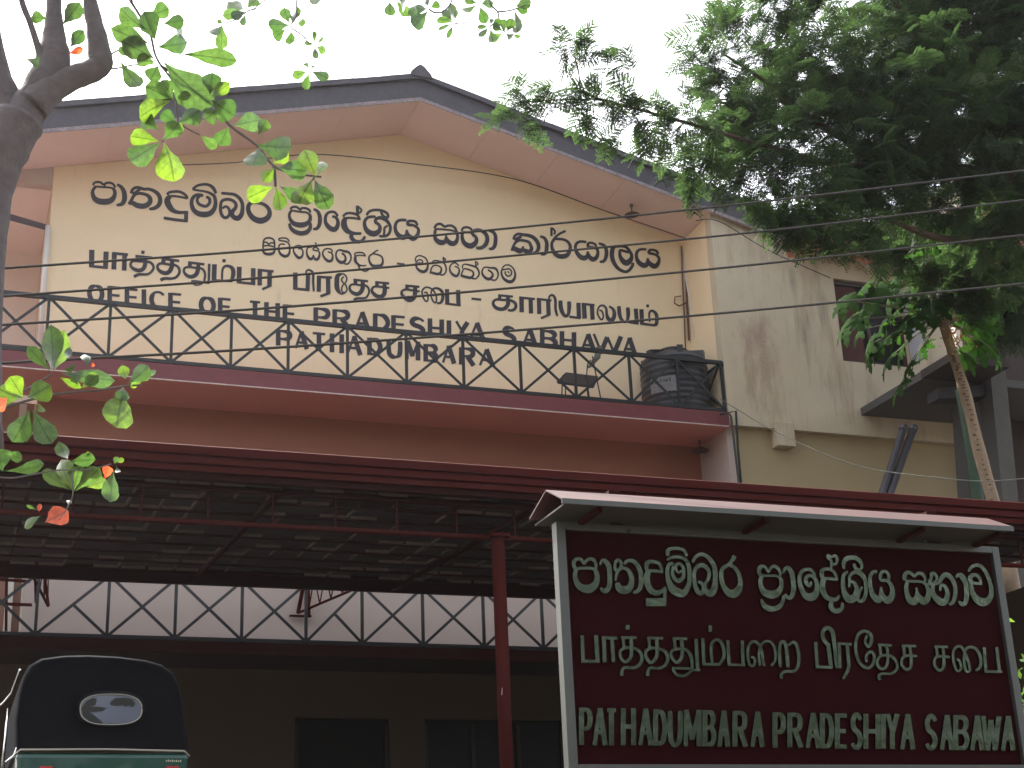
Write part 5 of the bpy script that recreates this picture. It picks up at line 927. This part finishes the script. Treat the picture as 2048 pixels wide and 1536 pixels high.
blobs = [(1440,110,75,15),(1480,215,100,15),(1560,110,75,15.5),(1610,180,110,15),(1530,290,110,14.6),(1700,170,100,15),(1800,110,120,15),(1930,60,130,15),(1860,230,150,14.6),(1700,290,120,14.8),(1990,220,140,15),
 (1620,360,85,14.4),(1745,375,95,14.8),(1880,370,110,15),(2010,430,95,14.8),(1560,425,45,14.2),(1640,440,45,14.2),(1720,465,50,14.4),(1950,530,85,18.6),(2020,590,80,18.6),(1870,490,60,18.4),(1960,460,80,16),(1800,455,60,18.5),(1530,440,30,14.1),(1580,462,30,14.1),(1640,475,34,14.1),(1690,492,30,14.1),(1590,430,34,14.1),(1500,408,26,14.1),(1745,505,28,14.1),(1440,378,24,14.1),(2000,640,50,18.8),(1790,500,45,16.2),(1850,540,42,16.2),(1905,560,50,16.5),(1960,590,46,16.5),(2100,300,150,15),(2120,100,160,15),(1800,-60,150,15.3),(1980,-100,160,15),(1540,10,60,15.3),(1470,330,60,14.4),(1400,330,38,14.3),(1900,-160,150,15.4),(1460,40,45,15.4),(1600,20,45,15.4)]
arm = [(1125,95,34,14),(1165,80,24,14),(1180,110,30,14),(1225,115,26,14),(1262,128,16,14),(1035,190,34,14),(1090,190,30,14),(1080,215,28,14),(1150,180,30,14),(1195,205,36,14),(1170,230,34,14),(1230,225,34,14),(1270,215,28,14),(1290,250,36,14),(1330,215,28,14),(1345,255,40,14),(1005,235,22,14),(1055,255,16,14),(1215,285,26,14),(1290,300,34,14),(1350,310,36,14),(1400,250,55,14.1),(1375,360,24,14),(1250,180,22,14),(1220,150,20,14),(1380,385,18,14)]
tm_ = frond_template(); pos = []; dirs = []; siz = []
ctr = np.array(P(1900, 500, 15.6))
for bl, dens, dep in ((blobs, 1.0, .75), (arm, 1.0, .16)):
    for (cx, cy, r_, Y) in bl:
        c = np.array(P(cx, cy, Y)); R_ = r_*np.linalg.norm(c-np.array(EYE))/FPX
        n = int((150*R_*R_*(2.3 if cx < 1720 else 3.1) if dep > .5 else 46*R_*R_*4+2.2))
        q = rng.normal(size=(n, 3)); q /= np.linalg.norm(q, axis=1, keepdims=True); q *= (rng.random((n, 1))**.4)*R_
        q *= 1 + .35*np.sin(q[:, 2:3]*7/R_+cx)*np.cos(q[:, 0:1]*6/R_+cy); q[:, 1] *= 1.0 if dep > .5 else .5
        pp = c + q; dd = q/R_ + rng.normal(size=(n, 3))*.5 + np.array([-.55, -.25, -.35]); siz.append(rng.uniform(.17, .44, n) if dep > .5 else rng.uniform(.26, .38, n))
        pos.append(pp - dd/np.linalg.norm(dd, axis=1, keepdims=True)*(.12)); dirs.append(dd)
pos, dirs, siz = np.vstack(pos), np.vstack(dirs), np.concatenate(siz)
scatter('crown', FT, tm_, pos, dirs, siz, fern, rng.normal(size=len(pos))*.5)
print('fronds', len(pos), 'faces', len(pos)*len(tm_[1]))
mb = MB(); X = FT.location.x
mb.tube([(X, 15, G-.1), (X-.1, 15, G+3), (X-.2, 15.1, G+6), tuple(P(2150, 420, 15.1))], [.28, .24, .2, .16], 14)
limb(mb, [(2150,420,50,15.1),(2000,360,36,15.1),(1850,335,26,14.9),(1740,300,20,14.9),(1640,250,14,14.9),(1560,200,9,15)], 15)
limb(mb, [(2150,420,46,15.1),(2040,250,30,15.1),(1920,150,20,15.1),(1820,60,14,15.1),(1760,-60,9,15.1)], 15)
limb(mb, [(1850,335,20,14.9),(1680,330,14,14.7),(1560,300,11,14.5),(1430,262,8,14.2),(1300,225,6,14),(1200,198,5,14),(1160,180,4,14)], 15, 8)
limb(mb, [(1160,185,4,14),(1158,150,3,14),(1150,115,3,14)], 14, 6); limb(mb, [(1200,198,4,14),(1110,200,3,14),(1040,205,3,14)], 14, 6)
limb(mb, [(2150,420,40,15.1),(2020,460,24,15),(1900,480,14,14.9),(1780,440,9,14.6)], 15); limb(mb, [(1640,250,10,14.9),(1540,170,8,15),(1450,110,5,15)], 15, 8)
mb.build('trunk', barkb, FT, smooth=True)

# ------------------------------------------------------------------ papaya tree
YPp = 17.0
PT = thing('papaya_tree', (P(2110, 1700, YPp).x, YPp, G), 'slim papaya tree with scarred pale trunk and drooping lobed leaves right of the block', 'tree')
papb = mat('papaya_trunk_bark', (.30, .215, .14), .8, var=.35, scale=16, bump=.6, bscale=26)
mb = MB(); limb(mb, [(2100,1700,36),(2062,1400,33),(2036,1240,31),(2021,1152,29),(2003,1060,27),(1986,1000,25),(1958,900,24),(1934,800,22),(1916,740,20),(1903,700,19),(1889,655,19),(1880,625,14)], YPp, 12); mb.build('trunk', papb, PT, smooth=True)
mb = MB(); lp = [P(x, y, YPp-.05) for x, y in ((2021,1152),(2003,1060),(1986,1000),(1958,900),(1934,800),(1916,740),(1903,700))]
for k in range(60):
    t = k/60*(len(lp)-1); i = int(t); c = lp[i].lerp(lp[i+1], t-i); o_ = random.uniform(-.035, .035); mb.box(c.x+o_-.02, c.x+o_+.02, c.y-.03, c.y+.0, c.z-.012, c.z+.004)
mb.build('leaf_scars', mat('leaf_scar_bark', (.11, .075, .05), .9), PT, kind='stuff')
def pap_template():
    V = [(0, 0, 0)]; F = []
    for k in range(7):
        a0 = math.radians(-150+k*50); L = [.62, .8, .95, 1.0, .95, .8, .62][k]
        pr = [(0, .05), (.25, .16), (.4, .24), (.5, .13), (.62, .30), (.7, .12), (.82, .16), (1, 0)]
        i0 = len(V)
        for t, w in pr:
            for sg in (-1, 1):
                x, y = L*t, sg*w*L; V.append((x*math.cos(a0)-y*math.sin(a0), x*math.sin(a0)+y*math.cos(a0), -.35*t*t*L+.05*abs(sg*w)))
        for j in range(len(pr)-1): F.append((i0+2*j, i0+2*j+1, i0+2*j+3, i0+2*j+2))
    return np.array(V), np.array(F)
pt_ = pap_template(); pm = bpy.data.meshes.new('papaya_leaf_blade'); pm.from_pydata([tuple(v) for v in pt_[0]], [], [tuple(f) for f in pt_[1]]); pm.materials.append(papm); pm.update()
crown = P(1884, 640, YPp); petm = mat('petiole_green', (.16, .17, .06), .6, var=.3)
PL = [(1690,600,40),(1725,575,42),(1830,525,48),(1780,590,50),(1850,630,46),(1735,690,46),(1775,720,40),(1880,530,52),(1935,520,52),(1975,535,50),(1820,580,50),(1865,610,44),(1940,640,40),(1970,655,40),(1700,640,52),(1735,610,40),(1760,575,44),(1800,545,46),(1850,520,50),(1905,530,50),(1960,560,50),(1990,610,42),(1800,655,52),(1770,680,50),(1745,700,44),(1800,700,38),(1830,600,50),(1870,575,46),(1815,735,36),(1800,770,40),(1925,600,46),(1955,690,44),(1995,705,36),(1930,715,36),(1850,690,34),(1790,625,44),(1820,640,40),(1720,660,34),(1890,600,40),(1760,655,40)]
for i, (x, y, r_) in enumerate(PL):
    dyy = random.uniform(-.45, .35); c = P(x, y, YPp+dyy); sz = r_*c.y*1.08/FPX*1.4
    lf_ = place('leaf', pm, None, PT); lf_.location = c - PT.location; d = (c-crown); d.z = 0
    az = math.atan2(d.y, d.x); tilt = random.uniform(.7, 1.25)
    lf_.rotation_euler = (Matrix.Rotation(az, 3, 'Z') @ Matrix.Rotation(tilt, 3, 'Y') @ Matrix.Rotation(random.uniform(-.4, .4), 3, 'X')).to_euler(); lf_.scale = (sz, sz, sz)
    mid = crown.lerp(c, .5) + Vector((0, 0, .06)); MB().tube([crown + Vector((0, 0, random.uniform(-.12, .12))), mid, c], [.012, .009, .006], 6).build('leaf_stalk', petm, PT, smooth=True)
mb = MB(); V_, F_ = frond_template(2, 3)
for k in range(70):
    c = P(random.gauss(1912, 16), random.gauss(676, 13), YPp-.12+random.uniform(-.08, .08)); a = Vector((random.uniform(-1, 1), random.uniform(-1, .2), random.uniform(-1, 1))).normalized()*.05; b_ = a.cross(Vector((.3, 1, .2))).normalized()*.014
    mb.quad(c, c+a*.5+b_, c+a, c+a*.5-b_)
mb.build('blossom', mat('yellow_blossom', (.55, .33, .05), .6, var=.3), PT, kind='stuff')
# young shrub behind the board at the right edge
c = P(2042, 1430, 12.5); SH = thing('garden_shrub', (c.x, c.y, G), 'bright green shrub showing at the right edge beside the name board', 'shrub')
V = np.array([(0, 0, 0), (.4, .22, .02), (1, 0, -.15), (.4, -.22, .02)]); F = np.array([(0, 1, 2, 3)]); n = 420
pp = np.array(c) + rng.normal(size=(n, 3))*np.array([.22, .25, .30]) + np.array([.18, 0, -.1]); dd = rng.normal(size=(n, 3)) + np.array([0, -.3, .2])
scatter('foliage', SH, (V, F), pp, dd, rng.uniform(.06, .12, n), shrubm, rng.normal(size=n), kind='stuff')
MB().tube([(c.x+.15, c.y, G-.05), (c.x+.18, c.y, c.z-.2), (c.x+.2, c.y, c.z+.1)], [.03, .02, .008], 8).build('stem', barkb, SH)
# trees across the road, behind the camera (they show in the mirror lettering)
V = np.array([(0, 0, 0), (.45, .3, .03), (1, 0, -.1), (.45, -.3, .03)])
roadleaf = leafmat('roadside_leaf', (.014, .026, .008), (.008, .018, .004), veins=False)
for i, (x, y, h, r_) in enumerate(((-9, -15, 9, 4.6), (-1.5, -17, 10, 5.0), (7, -15, 8.5, 4.4), (14, -18, 11, 5.6), (-17, -19, 10, 5.6), (22, -16, 9, 5.2))):
    lab = ['bushy roadside tree behind the viewer, opposite the tank', 'broadest roadside tree straight behind the viewer', 'low round roadside tree behind the viewer to the right', 'tallest roadside tree behind the viewer', 'roadside tree behind the viewer, far left', 'roadside tree behind the viewer, far right'][i]
    t_ = thing('roadside_tree', (x, y, 0), lab, 'tree', 'trees across the road behind the viewer'); n = 3200
    q = rng.normal(size=(n, 3)); q /= np.linalg.norm(q, axis=1, keepdims=True); q *= (.55+.45*rng.random((n, 1))**.6)*r_*(1+.25*np.sin(q[:, 0:1]*3+i)*np.cos(q[:, 2:3]*4))
    q[:, 2] *= 1.15; scatter('crown', t_, (V, F), q+np.array([x, y, h-2.6]), rng.normal(size=(n, 3)), rng.uniform(.3, .6, n), roadleaf, rng.normal(size=n), kind='stuff')
    MB().tube([(x, y, -.1), (x+.1, y, h*.35), (x+.2, y, h*.7)], [.28, .22, .12], 10).build('trunk', barkb, t_, smooth=True)

n = 6500; q = rng.normal(size=(n, 3)); q /= np.linalg.norm(q, axis=1, keepdims=True); q *= (.35+.65*rng.random((n, 1))**.7)*np.array([4.6, 3.0, 1.3])
scatter('crown', AT, (V, F), q+np.array([-.3, 2.2, 9.0]), rng.normal(size=(n, 3)), rng.uniform(.16, .26, n), almond, rng.normal(size=n), kind='stuff')  # unseen leaves overhead, added to hold skylight off the lower front

HG = thing('hedge', (2, -10, 0), 'tall clipped hedge across the road behind the viewer', 'hedge'); n = 16000  # out of view, added to close low gaps and block light
q = np.stack([rng.uniform(-32, 36, n), rng.uniform(-12.6, -11, n), rng.uniform(.1, 2.4, n)], 1) + rng.normal(size=(n, 3))*.15
scatter('foliage', HG, (V, F), q, rng.normal(size=(n, 3)), rng.uniform(.35, .6, n), roadleaf, rng.normal(size=n), kind='stuff')  # leaves of the added, unseen row that cuts low skylight

# ------------------------------------------------------------------ thin scattering volume, added to stand in for lens glare
hz = MB().box(-70, 75, -45, 75, -1, 24).build('haze', None); hz['kind'] = 'stuff'
hm = bpy.data.materials.new('haze_air'); hm.use_nodes = True; hn = hm.node_tree; hn.nodes.clear()
ho = hn.nodes.new('ShaderNodeOutputMaterial'); hv = hn.nodes.new('ShaderNodeVolumePrincipled')
hv.inputs['Color'].default_value = (.93, .92, 1, 1); hv.inputs['Density'].default_value = .0003; hv.inputs['Anisotropy'].default_value = .78
hn.links.new(hv.outputs[0], ho.inputs['Volume']); hz.data.materials.append(hm)
